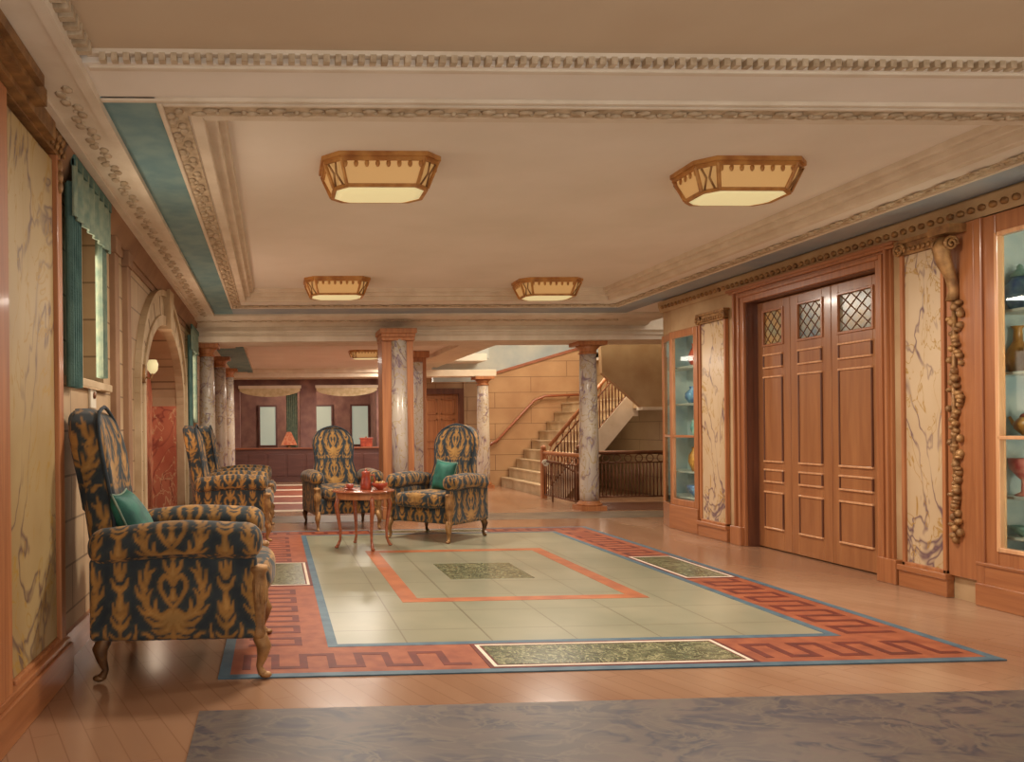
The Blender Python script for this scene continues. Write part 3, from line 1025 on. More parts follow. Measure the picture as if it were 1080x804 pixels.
def pillow(name, label, loc, rot, w=.42, h=.40, th=.085):
    n = 22; v = []; f = []
    for sg in (1, -1):
        for i in range(n + 1):
            for j in range(n + 1):
                u = -1 + 2 * i / n; q = -1 + 2 * j / n
                pin = 1 - .10 * (1 - abs(u)) * 0
                e = max(0, 1 - abs(u) ** 2.6) ** .5 * max(0, 1 - abs(q) ** 2.6) ** .5
                k = 1 - .09 * (1 - q * q) * abs(u) ** 3; k2 = 1 - .09 * (1 - u * u) * abs(q) ** 3
                v.append((u * w / 2 * k, q * h / 2 * k2, sg * e * th + .006 * math.sin(5 * u + 3 * q) * e))
    N1 = (n + 1) ** 2
    for sg in (0, 1):
        for i in range(n):
            for j in range(n):
                a = sg * N1 + i * (n + 1) + j
                q = (a, a + 1, a + n + 2, a + n + 1)
                f.append(q if sg else q[::-1])
    b = MB(); b.smooth = True; b.add(v, f)
    t = thing(name, label, 'cushion', loc)
    t.rotation_euler = rot
    o = b.build('cushion_cover', M['tealcush'], t)
    bm = bmesh.new(); bm.from_mesh(o.data); bmesh.ops.remove_doubles(bm, verts=bm.verts, dist=1e-4); bmesh.ops.recalc_face_normals(bm, faces=bm.faces); bm.to_mesh(o.data); bm.free()
    b = MB(); b.smooth = True
    pts = []
    for k in range(49):
        a = k / 48 * 4; s_ = int(a) % 4; fr = a - int(a)
        u, q = [(-1 + 2 * fr, -1), (1, -1 + 2 * fr), (1 - 2 * fr, 1), (-1, 1 - 2 * fr)][s_]
        kk = 1 - .09 * (1 - q * q) * abs(u) ** 3; k2 = 1 - .09 * (1 - u * u) * abs(q) ** 3
        pts.append((u * w / 2 * kk, q * h / 2 * k2, 0))
    b.tube(pts, .006, 6, False); b.build('piping', M['tealtrim'], o)
    return t
pillow('cushion', 'teal velvet cushion leaning on the back of the foreground armchair', (-.78, 4.50, .77), (0, math.radians(66), 0), .42, .42)
pillow('cushion', 'teal cushion standing on the seat of the armchair right of the table', (1.98, 9.38, .725), (math.radians(78), math.radians(6), math.radians(-50)), .30, .36, .08)

# ================================================================== ROUND TABLE AND WHAT STANDS ON IT
t = thing('side_table', 'round red wooden side table with curved legs between the two facing armchairs', 'table', (.95, 8.72, .006))
b = MB(); b.smooth = True; b.lathe([(.30, .600), (.335, .603), (.345, .612), (.335, .624), (.32, .626)], n=48); b.build('tabletop', M['red_wood'], t)
b = MB(); b.lathe([(.285, .53), (.295, .535), (.295, .602)], n=48); b.build('apron', M['orange_wood'], t)
for k in range(4):
    a = math.radians(-78 + 90 * k); c, s = math.cos(a), math.sin(a)
    b = MB(); b.smooth = True
    b.tube([(c * r, s * r, z) for r, z in ((.26, .60), (.285, .53), (.305, .46), (.285, .34), (.262, .20), (.265, .09), (.290, .035), (.31, .012))],
           [.020, .026, .027, .021, .016, .014, .018, .014], 10)
    b.ell((c * .305, s * .305, .014), (.024, .024, .014), 10, 6)
    b.build('leg', M['red_wood'], t)
b = MB()
b.smooth = True
b.lathe([(.275, .10), (.28, .11), (.275, .12)], n=36)

tz = .632
t = thing('lidded_jug', 'red glazed lidded jug in the middle of the round table', 'jug', (.985, 8.76, tz))
b = MB(); b.smooth = True; b.lathe([(.055, 0), (.062, .01), (.058, .06), (.046, .12), (.043, .16), (.05, .175)], n=24); b.build('body', M['terracotta'], t)
b = MB(); b.smooth = True; b.lathe([(.051, .175), (.04, .19), (.012, .198), (.012, .205), (.016, .212), (.004, .22)], n=20); b.build('lid', M['terracotta'], t)
b = MB(); b.smooth = True; b.tube([(.048, 0, .15), (.09, 0, .15), (.10, 0, .10), (.085, 0, .05), (.056, 0, .04)], .008, 8); b.build('handle', M['terracotta'], t)
t = thing('bowl', 'shallow red bowl on the right of the round table', 'bowl', (1.13, 8.70, tz))
b = MB(); b.smooth = True; b.lathe([(.035, 0), (.04, .008), (.075, .035), (.088, .07), (.082, .07), (.068, .038), (.02, .014)], n=28); b.build('body', M['terracotta'], t)
b = MB(); b.smooth = True
for x, y, z in ((0, 0, .055), (.035, .02, .06), (-.03, .025, .06), (.0, -.035, .06)): b.ell((x, y, z), (.028, .028, .028), 12, 8)
b.build('filling', M['amber'], t)
t = thing('teacup', 'small red cup on a saucer on the left of the round table', 'cup', (.80, 8.66, tz))
b = MB(); b.smooth = True; b.lathe([(.03, 0), (.035, .004), (.066, .014), (.062, .016), (.03, .008)], n=24); b.build('saucer', M['terracotta'], t)
b = MB(); b.smooth = True; b.lathe([(.022, .010), (.036, .026), (.042, .06), (.038, .06), (.03, .028)], n=24); b.build('cup_body', M['terracotta'], t)
b = MB(); b.smooth = True; b.tube([(-.036, 0, .052), (-.060, 0, .05), (-.060, 0, .03), (-.034, 0, .026)], .0045, 7); b.build('handle', M['terracotta'], t)

# ================================================================== CEILING LIGHTS
def chamfer(hx, hy, c): return [(-hx + c, -hy), (hx - c, -hy), (hx, -hy + c), (hx, hy - c), (hx - c, hy), (-hx + c, hy), (-hx, hy - c), (-hx, -hy + c)]

def make_light(label, group):
    t = thing('ceiling_light', label, 'ceiling light', group=group)
    top = chamfer(.37, .25, .10); bot = chamfer(.31, .19, .08)
    H_ = .19
    def rimz(b, poly, z0, z1, k0, k1):
        n = len(poly)
        vs = [(x * k, y * k, z) for z, k in ((z0, 1), (z1, 1), (z1, k1), (z0, k1)) for x, y in poly]
        fs = []
        for r in range(4):
            for i in range(n):
                fs.append((r * n + i, r * n + (i + 1) % n, ((r + 1) % 4) * n + (i + 1) % n, ((r + 1) % 4) * n + i))
        b.add(vs, fs)
    b = MB()
    rimz(b, [(x * 1.04, y * 1.05) for x, y in top], -.028, 0, 1, .88)
    rimz(b, top, -.055, -.028, 1, .92)
    rimz(b, bot, -H_ - .014, -H_ + .008, 1, .92)
    for (x0, y0), (x1, y1) in zip(top, bot):
        b.tube([(x0 * .985, y0 * .985, -.04), (x1 * .985, y1 * .985, -H_)], .013, 6)
    b.smooth = True
    for k in range(8):
        x = -.24 + .48 * k / 7
        for sy in (-1, 1): b.ell((x, sy * .237, -.068), (.015, .008, .026), 8, 6)
    for k in range(5):
        y = -.13 + .26 * k / 4
        for sx in (-1, 1): b.ell((sx * .357, y, -.068), (.008, .015, .026), 8, 6)
    b.build('frame', M['gilt_frame'], t)
    b = MB()
    n = 8; vs = [(x * .97, y * .97, -.05) for x, y in top] + [(x * .95, y * .95, -H_) for x, y in bot]
    vs += [(x * .94, y * .94, -.05) for x, y in top] + [(x * .92, y * .92, -H_) for x, y in bot]
    fs = []
    for i in range(n):
        j = (i + 1) % n
        fs += [(i, j, n + j, n + i), (2 * n + j, 2 * n + i, 3 * n + i, 3 * n + j), (i, 2 * n + i, 2 * n + j, j), (n + i, n + j, 3 * n + j, 3 * n + i)]
    b.add(vs, fs)
    b.build('glass_sides', M['lamp_glass'], t)
    for (sx, sy) in ((-1, -1), (1, -1), (1, 1), (-1, 1)):
        b = MB(); b.smooth = True
        for f_ in (-.022, .022):
            b.tube([(sx * (.322 + f_), sy * (.204 - f_), -.06), (sx * (.300 + f_ * .3), sy * (.182 - f_ * .3), -.12), (sx * (.272 + f_), sy * (.152 - f_), -.185)], .007, 6)
        b.build('corner_scroll', M['gilt'], t)
    b = MB(); b.smooth = True
    vs = [(0, 0, -H_ - .035)]; fs = []
    for r_, z in ((.45, -.033), (.75, -.024), (.93, -.008)):
        vs += [(x * r_, y * r_, -H_ + z) for x, y in bot]
    vs += [(0, 0, -H_ + .0)]
    for i in range(8):
        j = (i + 1) % 8
        fs.append((0, 1 + j, 1 + i))
        for r_ in range(2): fs.append((1 + r_ * 8 + i, 1 + r_ * 8 + j, 9 + r_ * 8 + j, 9 + r_ * 8 + i))
        fs.append((17 + i, 17 + j, 25))
    b.add(vs, fs); b.build('diffuser', M['lamp_bottom'], t)
    return t
GL = 'gilt framed ceiling lights in the coffer'
L1 = make_light('near left gilt ceiling light with amber glass, above the foreground', GL)
LZ = COF
lamps = [((.70, 5.30, LZ), 'large gilt ceiling light nearest the viewer on the left of the coffer'),
         ((3.16, 5.36, LZ), 'large gilt ceiling light nearest the viewer on the right, by the wooden doors'),
         ((.74, 9.45, LZ), 'far left gilt ceiling light near the end of the coffer'),
         ((3.28, 9.55, LZ), 'far right gilt ceiling light near the end of the coffer')]
for i, (p, lab) in enumerate(lamps):
    if i == 0: L1.location = p; L1['label'] = lab
    else: again(L1, p, 0, lab, GL)
    area('ceiling_light_glow', (p[0], p[1], p[2] - .24), (0, 0, 0), .5, .3, 58)
c = again(L1, (1.66, 14.6, 2.70), 0, 'tiny gilt ceiling light on the low ceiling beyond the square pier', None)
if 'group' in c: del c['group']
c.scale = (.8, .8, .7)
area('ceiling_light_glow', (1.66, 14.6, 2.50), (0, 0, 0), .4, .3, 30)
area('far_hall_fill', (1.0, 16.6, 2.69), (0, 0, 0), 1.2, 1.2, 60)  # added fill, no lamp hangs here in the far hall
point('stair_under_fill', (5.9, 15.2, 1.0), 25, r=.4)  # unseen fill light brightening the space beneath the stairs
point('back_room_fill', (.9, 21.6, 2.3), 60)  # unseen fill in the back room, which has no lamp
area('stair_hall_fill', (2.75, 18.2, 2.69), (0, 0, 0), .5, .8, 50)  # lampless fill added near the ceiling, brightens the stair hall

# ================================================================== RIGHT WALL: DOORS
def arch_frame(b, y0, y1, z1, w, x0, x1):
    b.box(x0, x1, y0 - w, y0, 0, z1 + w); b.box(x0, x1, y1, y1 + w, 0, z1 + w); b.box(x0, x1, y0, y1, z1, z1 + w)

t = thing('door_surround', 'tall moulded mahogany surround framing the folding wooden doors', 'door surround', (XR, 7.39, 0))
b = MB(); o7 = 7.39
arch_frame(b, 6.46 - o7, 8.34 - o7, 2.58, .17, -.03, .02)
arch_frame(b, 6.40 - o7, 8.40 - o7, 2.64, .035, -.05, .0)
arch_frame(b, 6.33 - o7, 8.47 - o7, 2.70, .025, -.062, .0)
b.build('casing', M['mahog'], t, .006)
b = MB()
b.box(0, .22, 8.325 - o7, 8.40 - o7, 0, 2.64); b.box(.0, .22, 6.40 - o7, 6.475 - o7, 0, 2.64); b.box(0, .22, 6.475 - o7, 8.325 - o7, 2.575, 2.64)
b.build('jamb', M['dark_wood'], t)
b = MB(); b.box(-.075, -.0, 6.215 - o7, 8.60 - o7, 2.72, 2.75); b.box(-.06, 0, 6.22 - o7, 8.56 - o7, 2.695, 2.72)
b.build('cornice', M['mahog_y'], t, .005)
b = MB(); b.box(-.07, .0, 8.36 - o7, 8.56 - o7, 0, .20); b.box(-.07, 0, 6.22 - o7, 6.42 - o7, 0, .20); b.build('plinth', M['mahog'], t, .006)


def leaded(b, y0, y1, z0, z1, x):
    """diamond lead lattice"""
    n = 3; w = y1 - y0; h = z1 - z0
    for k in range(-n, n + 1):
        for sg in (1, -1):
            # line through (k/n) offset, slope h/w
            pts = []
            for tt in (0, 1):
                yy = tt; zz = sg * tt * 1.0 + (k / n if sg == 1 else 1 + k / n)
                pts.append((yy, zz))
            (ya, za), (yb, zb) = pts
            # clip to 0..1
            def clip(ya, za, yb, zb):
                t0, t1 = 0.0, 1.0; dz = zb - za
                for lim, s_ in ((0, 1), (1, -1)):
                    fa = (za - lim) * s_; fb = (zb - lim) * s_
                    if fa < 0 and fb < 0: return None
                    if fa < 0: t0 = max(t0, fa / (fa - fb))
                    if fb < 0: t1 = min(t1, fa / (fa - fb))
                return (t0, t1) if t1 - t0 > .02 else None
            c = clip(ya, za, yb, zb)
            if not c: continue
            A = (x, y0 + w * c[0], z0 + h * (za + (zb - za) * c[0])); B = (x, y0 + w * c[1], z0 + h * (za + (zb - za) * c[1]))
            b.tube([A, B], .004, 5)


XD = 5.12
leaves = [(7.79, 8.34), (7.20, 7.79), (6.475, 7.20)]
panes = [('pane_warm', 'amber leaded'), ('cab_back', ''), ('cab_back', '')]
M['lead_a'] = wash('leaded_amber_glass', (196, 150, 84), (150, 150, 120), .25, 9, spec=.6)
M['lead_b'] = wash('leaded_grey_glass', (168, 160, 128), (112, 128, 136), .25, 9, spec=.6)
M['lead_c'] = wash('leaded_green_glass', (150, 158, 150), (176, 150, 100), .25, 9, spec=.6)
for i, (y0, y1) in enumerate(leaves):
    w = y1 - y0; m = .125 if i else .12
    a, c = y0 + m, y1 - m
    if i == 2: a, c = y0 + .21, y1 - .10
    gz0, gz1 = 2.12, 2.46
    b = MB()
    b.box(XD, XD + .045, y0 + .003, a, 0.01, 2.57); b.box(XD, XD + .045, c, y1 - .003, .01, 2.57)
    b.box(XD, XD + .045, a, c, .01, gz0); b.box(XD, XD + .045, a, c, gz1, 2.57)
    o = struct(b.build('door_%d' % (i + 1), M['door'], None, .004))
    for (z0, z1) in ((1.87, 2.02), (.90, 1.79), (.69, .83), (.21, .60)):
        b = MB()
        for q in ((a, c, z0, z0 + .018), (a, c, z1 - .018, z1)):
            b.box(XD - .018, XD + .01, *q)  # horizontals pale: highlight painted into the moulding colour
        b.cur = 2
        for q in ((a, a + .014, z0 + .018, z1 - .018), (c - .014, c, z0 + .018, z1 - .018)):
            b.box(XD - .014, XD + .01, *q)  # verticals dark: their shade painted into the wood colour
        b.cur = 1
        b.box(XD - .006, XD + .005, a + .014, c - .014, z0 + .018, z1 - .018)
        b.build('door_panel', [M['mahog_lt'], M['door'], M['dark_wood']], o, .004)
    b = MB(); b.box(XD + .015, XD + .025, a, c, gz0, gz1); p = b.build('glass_pane', M[('lead_a', 'lead_b', 'lead_c')[i]], o)
    b = MB(); leaded(b, a, c, gz0, gz1, XD + .012)
    b.build('lead_lattice', M['iron'], p)
    b = MB()
    for q in ((a - .02, a + .004, gz0 - .02, gz1 + .02), (c - .004, c + .02, gz0 - .02, gz1 + .02), (a, c, gz0 - .02, gz0 + .004), (a, c, gz1 - .004, gz1 + .02)):
        b.box(XD - .012, XD + .01, *q)
    b.build('window_bead', M['mahog'], o, .004)

# ================================================================== PILASTERS
def volute(b, c, r, side=1, th=.035):
    pts = []; rad = []
    for k in range(34):
        a = k / 33 * 2.1 * 2 * PI; rr = r * (1 - k / 36)
        pts.append((c[0], c[1] + side * rr * math.cos(a), c[2] + rr * math.sin(a)))
        rad.append(.014 * (1 - k / 60))
    b.tube(pts, rad, 7); b.ell((c[0] - .004, c[1], c[2]), (th * .6, .016, .016), 10, 6)


def right_pilaster(y0, y1, label, ztop, garland):
    cy_ = (y0 + y1) / 2; h = (y1 - y0) / 2
    t = thing('marble_pilaster', label, 'pilaster', (XR, cy_, 0))
    b = MB(); b.box(-.025, .0, -h + .03, h - .03, .18, ztop - .12); b.build('marble_panel', M['marble'], t, .004)
    b = MB()
    b.box(-.045, 0, -h, -h + .03, .17, ztop - .1); b.box(-.045, 0, h - .03, h, .17, ztop - .1); b.box(-.045, 0, -h, h, .17, .20)
    b.build('panel_frame', M['orange_wood'], t, .005)
    b = MB(); b.box(-.06, 0, -h - .02, h + .02, 0, .15); b.box(-.075, 0, -h - .025, h + .025, .13, .175); b.build('base', M['mahog_y'], t, .006)
    b = MB()
    b.box(-.07, 0, -h - .02, h + .02, ztop - .03, ztop); b.box(-.055, 0, -h, h, ztop - .12, ztop - .03)
    b.smooth = True
    k_ = int(2 * h / .045)
    for k in range(k_): b.ell((-.058, -h + (k + .5) * 2 * h / k_, ztop - .085), (.014, .017, .022), 8, 6)
    volute(b, (-.066, -h + .02, ztop - .075), .055)
    volute(b, (-.066, h - .02, ztop - .075), .055, -1)
    b.build('capital', M['gilt'], t)
    return t
right_pilaster(5.76, 6.18, 'veined cream marble pilaster with scrolled capital between doors and near display cabinet', 2.73, True)
right_pilaster(8.66, 9.22, 'veined cream marble pilaster between the folding doors and the far display cabinet', 2.58, False)

t = thing('carved_garland', 'carved gilt garland of fruit hanging on a console beside the near marble pilaster', 'wall carving', (XR, 5.655, 0))
b = MB(); b.box(-.04, 0, -.085, .15, .17, 2.73) if False else b.box(-.04, 0, -.15, .085, .17, 2.73); b.build('backing_board', M['mahog'], t, .005)
b = MB(); b.smooth = True
pts = [(-.12, 0, 2.62), (-.15, 0, 2.55), (-.13, 0, 2.46), (-.08, 0, 2.36), (-.055, 0, 2.26), (-.07, 0, 2.18)]
b.tube(pts, [.05, .056, .048, .038, .034, .04], 12)
b.smooth = False; b.box(-.17, 0, -.095, .095, 2.66, 2.72); b.smooth = True
for s in (-1, 1):
    ring_ = [(-.10, s * .055, 2.585)]
    for k in range(20):
        a = k / 19 * 3.6 * PI; rr = .055 * (1 - k / 24)
        ring_.append((-.125 + rr * math.cos(a), s * .058, 2.585 + rr * math.sin(a)))
    b.tube(ring_, .011, 6)
b.build('console', M['gilt'], t)
b = MB(); b.smooth = True
rnd = random.Random(4)
for k in range(64):
    z = 2.16 - k / 63 * 1.72
    w = .046 + .022 * math.sin(k * .55) + (.012 if z > 1.7 else 0)
    w *= 1 - .35 * (k / 63)
    b.ell((-.055 + rnd.uniform(-.01, .01), rnd.uniform(-w, w), z), (.03, rnd.uniform(.018, .032), rnd.uniform(.018, .034)), 9, 6)
b.tube([(-.055, 0, 2.2), (-.055, .01, 1.4), (-.055, 0, .42)], .016, 7)
b.build('fruit_drop', M['gilt'], t)

t = thing('marble_pilaster', 'ochre marble pilaster with carved capital at the left edge of the picture', 'pilaster', (XL, 3.8, 0))
b = MB(); b.box(0, .05, -.34, .47, .22, 2.72); b.build('marble_panel', M['marble_l'], t, .004)
b = MB(); b.box(0, .085, -.60, -.345, 0, 2.75); b.box(.0, .075, .47, .56, .0, 2.75); b.box(0, .07, -.26, .47, 0, .22); b.box(0, .06, -.34, -.315, .2, 2.72)
b.build('panel_frame', M['orange_wood'], t, .006)
b = MB(); b.box(0, .11, -.62, .58, 0, .17); b.box(0, .095, -.61, .57, .17, .20); b.build('base', M['mahog_y'], t, .006)
b = MB()
b.box(0, .10, -1.6, .60, 2.97, 3.035); b.box(0, .09, -1.6, .58, 2.92, 2.97); b.box(0, .07, -.6, .56, 2.75, 2.92)
b.box(0, .115, -.62, .30, 2.76, 2.86); b.box(0, .17, -.8, -.05, 2.79, 2.865); b.box(0, .20, -.8, -.2, 2.82, 2.868)
b.smooth = True
for k in range(16):
    y = -.56 + k * .075
    b.ell((.078, y, 2.86), (.022, .028, .05), 8, 6); b.ell((.08, y + .035, 2.785), (.014, .018, .022), 8, 5)
for z in (2.70, 2.64, 2.59): b.ell((.075, .515, z), (.02, .032, .036), 8, 6)
b.build('capital', M['gilt'], t)


# ================================================================== COLUMNS
def make_column(label, r=.145, h=2.585, group=None):
    t = thing('round_column', label, 'column', group=group)
    b = MB(); b.smooth = True
    b.lathe([(r * .98, .13), (r, .3), (r, 1.0), (r * .93, 1.8), (r * .84, h - .17)], n=32); b.build('shaft', M['marble_col'], t)
    b = MB(); b.box(-r * 1.35, r * 1.35, -r * 1.35, r * 1.35, 0, .07); b.smooth = True
    b.lathe([(r * 1.28, .07), (r * 1.34, .085), (r * 1.28, .105), (r * 1.08, .115), (r * 1.12, .13), (r * 1.0, .14)], n=32)
    b.build('base', M['orange_wood'], t)
    b = MB(); b.smooth = True
    b.lathe([(r * .86, h - .19), (r * .98, h - .18), (r * .98, h - .165), (r * .86, h - .155), (r * .9, h - .12), (r * 1.3, h - .06)], n=32)
    b.smooth = False; b.box(-r * 1.5, r * 1.5, -r * 1.5, r * 1.5, h - .06, h)
    b.build('capital', M['orange_wood'], t)
    return t
c1 = make_column('marble column with orange capital at the right, beside the stair railing')
c1.location = (4.84, 12.25, 0)
c2 = make_column('slimmer marble column at the foot of the stairs, left of the steps', .135, 2.36)
c2.location = (4.42, 16.95, 0)
GC = 'round columns along the left wall'
c3 = make_column('nearest and tallest round column on the left wall, behind the farther armchairs', .125, 2.585, GC)
c3.location = (-1.02, 12.25, 0)
c4 = make_column('middle round column of the row along the left wall', .13, 2.62, GC)
c4.location = (-1.00, 14.8, 0)
again(c4, (-1.0, 17.6, 0), 0, 'farthest round column of the row along the left wall', GC)

t = thing('square_pier', 'square orange wood pier with round marble shaft in the middle of the hall', 'pier', (1.755, 11.62, 0))
b = MB(); b.box(-.225, .225, -.22, .235, .0, 2.60); b.build('pier_body', M['orange_wood'], t, .012)
b = MB(); b.smooth = True; b.lathe([(.12, .16), (.12, 1.2), (.112, 2.55)], (0.02, -.19, 0), n=28); b.build('marble_shaft', M['marble_col'], t)
b = MB(); b.box(-.25, .25, -.33, .235, 0, .14); b.box(-.24, .24, -.32, .235, .14, .17); b.build('base', M['orange_wood'], t, .006)
b = MB(); b.box(-.26, .26, -.34, .235, 2.63, 2.70); b.box(-.24, .24, -.32, .235, 2.58, 2.63); b.box(-.235, .235, -.30, .235, 2.53, 2.58); b.build('capital', M['orange_wood'], t, .006)
t = thing('square_pier', 'farther square orange pier half hidden behind the near square pier', 'pier', (2.60, 14.9, 0))
b = MB(); b.box(-.19, .19, -.2, .2, 0, 2.6); b.build('pier_body', M['orange_wood'], t, .01)
b = MB(); b.box(-.24, .24, -.25, .25, 2.58, 2.697); b.build('capital', M['orange_wood'], t, .006)
b = MB(); b.box(-.23, .23, -.24, .24, 0, .14); b.build('base', M['dark_wood'], t, .006)
b = MB(); b.box(-.05, .12, -.215, -.19, .2, 2.5); b.build('marble_panel', M['marble_col'], t, .004)

# ================================================================== STAIRS
NS, RUN, RISE, SX = 9, .17, .2, 4.92
SY0, SY1 = 14.30, 17.38
t = thing('staircase', 'buff stone staircase rising to the right behind the marble columns', 'staircase', (SX, (SY0 + SY1) / 2, 0))
oy = (SY0 + SY1) / 2
for i in range(NS):
    x = i * RUN; zt = (i + 1) * RISE
    b = MB(); z0 = max(0, zt - .36)
    b.prism([(x, z0), (x + RUN + .04, z0 if i == 0 else max(0, z0 + .1)), (x + RUN + .04, zt), (x - .02, zt), (x - .02, zt - .03), (x, zt - .03)], SY0 - oy + .04, SY1 - oy - .01, 'Y')
    b.build('step', M['stone'], t)
b = MB(); b.box(NS * RUN + .0, 7.0 - SX, SY0 - oy - .7, SY1 - oy - .01, NS * RISE - .2, NS * RISE); b.build('landing', M['stone'], t)
b = MB()
k = RISE / RUN
b.prism([(-.05, 0), (.28, 0), (NS * RUN, NS * RISE - .34), (NS * RUN + .1, NS * RISE - .34), (NS * RUN + .1, NS * RISE + .12), (NS * RUN - .02, NS * RISE + .12), (-.05, .12)], SY0 - oy - .03, SY0 - oy + .04, 'Y')
b.build('stringer', M['cream'], t)
b = MB(); b.smooth = True
b.tube([(-.35, SY1 - oy - .09, .85), (-.1, SY1 - oy - .09, 1.0), (.72, SY1 - oy - .09, 1.86), (.95, SY1 - oy - .09, 1.95), (1.9, SY1 - oy - .09, 1.98)], .03, 8)
for x, z in ((-.1, .97), (.4, 1.5), (.9, 1.9), (1.5, 1.94)): b.tube([(x, SY1 - oy - .09, z), (x, SY1 - oy + .01, z - .03)], .012, 6)
b.build('wall_handrail', M['mahog_x'], t)


def railing(name, label, p0, p1, top=.86, n=22, lift=.06, newels=(True, True), group=None, mat='orange_wood'):
    """handrail, newels, ring band, separate balusters from p0 to p1 (base points)"""
    p0 = Vector(p0); p1 = Vector(p1); d = p1 - p0; up = Vector((0, 0, 1))
    t = thing(name, label, 'railing', tuple(p0), group=group)
    b = MB(); b.smooth = True; b.tube([up * top - d * .005, d * 1.005 + up * top], .032, 10); b.build('handrail', M[mat], t)
    b = MB(); b.smooth = True
    b.tube([up * (top - .17), d + up * (top - .17)], .012, 6); b.tube([up * lift, d + up * lift], .014, 6)
    b.build('lower_rail', M['iron'], t)
    nr = max(4, int(d.length / .17)); b = MB(); b.smooth = True
    h = Vector((d.x, d.y, 0)).normalized(); s = d.z / max(1e-6, Vector((d.x, d.y)).length)
    for i in range(nr):
        c = d * ((i + .5) / nr) + up * (top - .095)
        pts = []
        for k in range(15):
            a = 2 * PI * k / 14
            pts.append(c + h * .062 * math.cos(a) + up * (.062 * math.sin(a) + s * .062 * math.cos(a)))
        b.tube(pts, .009, 5, False)
    b.build('ring_band', M[mat], t)
    for i in range(n):
        q = d * ((i + .5) / n)
        b = MB(); b.smooth = True
        b.tube([q + up * lift, q + up * (.3 * top), q + up * (.5 * top), q + up * (top - .17)], [.010, .010, .015, .010], 6)
        b.build('baluster', M['iron'], t)
    for k, on_ in enumerate(newels):
        if not on_: continue
        q = d * k; b = MB()
        b.box(q.x - .045, q.x + .045, q.y - .045, q.y + .045, q.z, q.z + top + .05)
        b.smooth = True; b.lathe([(.03, top + .05), (.05, top + .08), (.045, top + .11), (.01, top + .135)], (q.x, q.y, q.z), 14)
        b.build('newel_post', M[mat], t)
    return t
railing('stair_railing', 'sloping stair railing with ring band along the near edge of the steps', (SX + .02, SY0, .15), (SX + NS * RUN + .02, SY0, NS * RISE + .12), .80, 26, .05, (False, True))
railing('guard_railing', 'low orange guard railing running from the stair foot to the right marble column', (4.82, SY0, 0), (4.86, 12.55, 0), .82, 18, .07, (True, False))
railing('guard_railing', 'dark guard railing between the right marble column and the far display cabinet', (5.08, 13.3, 0), (6.95, 13.3, 0), .84, 30, .10, (True, True), None, 'iron')
t = thing('handrail', 'short descending handrail with scrolled end beside the right marble column', 'handrail', (5.02, 13.05, 0))
b = MB(); b.smooth = True
b.tube([(-.38, .55, .70), (-.20, .4, .66), (0, .1, .50), (.05, .0, .44)], .022, 8)
b.tube([(-.3, .5, 0), (-.3, .5, .69)], .016, 8)
b.tube([(.03, .02, 0), (.03, .02, .46)], .014, 8)
b.build('rail', M['iron'], t)
b = MB(); b.smooth = True
pts = [(-.40 - .06 * math.cos(a) * (1 - a / 14), .56, .66 + .06 * math.sin(a) * (1 - a / 14)) for a in [i * .5 for i in range(22)]]
b.tube(pts, .014, 7); b.build('scroll_end', M['white'], t)

# ================================================================== DISPLAY CABINETS
def shelf_board(b, y0, y1, z, x0=.06, x1=.44): b.box(x0, x1, y0, y1, z - .02, z)

# near cabinet: world y 4.3 .. 5.5
t = thing('display_cabinet', 'near glazed mahogany display cabinet fitted in the wall at the right edge', 'cabinet', (XR, 4.9, 0))
b = MB(); b.box(.02, .44, -.60, -.58, .3, 2.72); b.box(.02, .44, .58, .60, .3, 2.72); b.box(.42, .44, -.58, .58, .3, 2.72); b.box(.02, .44, -.58, .58, 2.70, 2.72); b.box(.02, .44, -.58, .58, .3, .32)
b.build('case', M['cab_back'], t)
b = MB()
b.box(-.03, .02, .44, .60, .30, 2.73); b.box(-.03, .02, -.60, -.46, .30, 2.73); b.box(-.03, .02, -.46, .44, 2.58, 2.73); b.box(-.03, .02, -.46, .44, .30, .42)
b.box(-.05, .0, .535, .60, .0, 2.73)
b.build('frame', M['mahog'], t, .008)
b = MB()
for q in ((.415, .445, .40, 2.60), (-.465, -.435, .40, 2.60), (-.45, .43, .40, .43), (-.45, .43, 2.57, 2.60), (-.45, .43, 1.175, 1.20)): b.box(-.042, .01, *q)
b.build('glazing_bead', M['mahog_lt'], t, .005)
b = MB(); b.box(-.045, .44, -.60, .60, 0, .30); b.box(-.06, .0, -.60, .60, 0, .16); b.box(-.055, 0, -.6, .6, .285, .31); b.build('plinth', M['mahog_y'], t, .006)
b = MB(); b.box(-.012, -.006, -.44, .42, .43, 2.57); b.build('glass_door', M['glass'], t)
for z in (2.07, 1.64, 1.20, .78, .50):
    b = MB(); shelf_board(b, -.58, .58, z); b.build('shelf', M['shelf'], t, .003)
area('cabinet_fill', (XR + .10, 4.36, 1.5), (PI / 2, 0, 0), .10, 2.2, 22, (1, .86, .66))  # added light without a fixture, brightens the near cabinet's inside


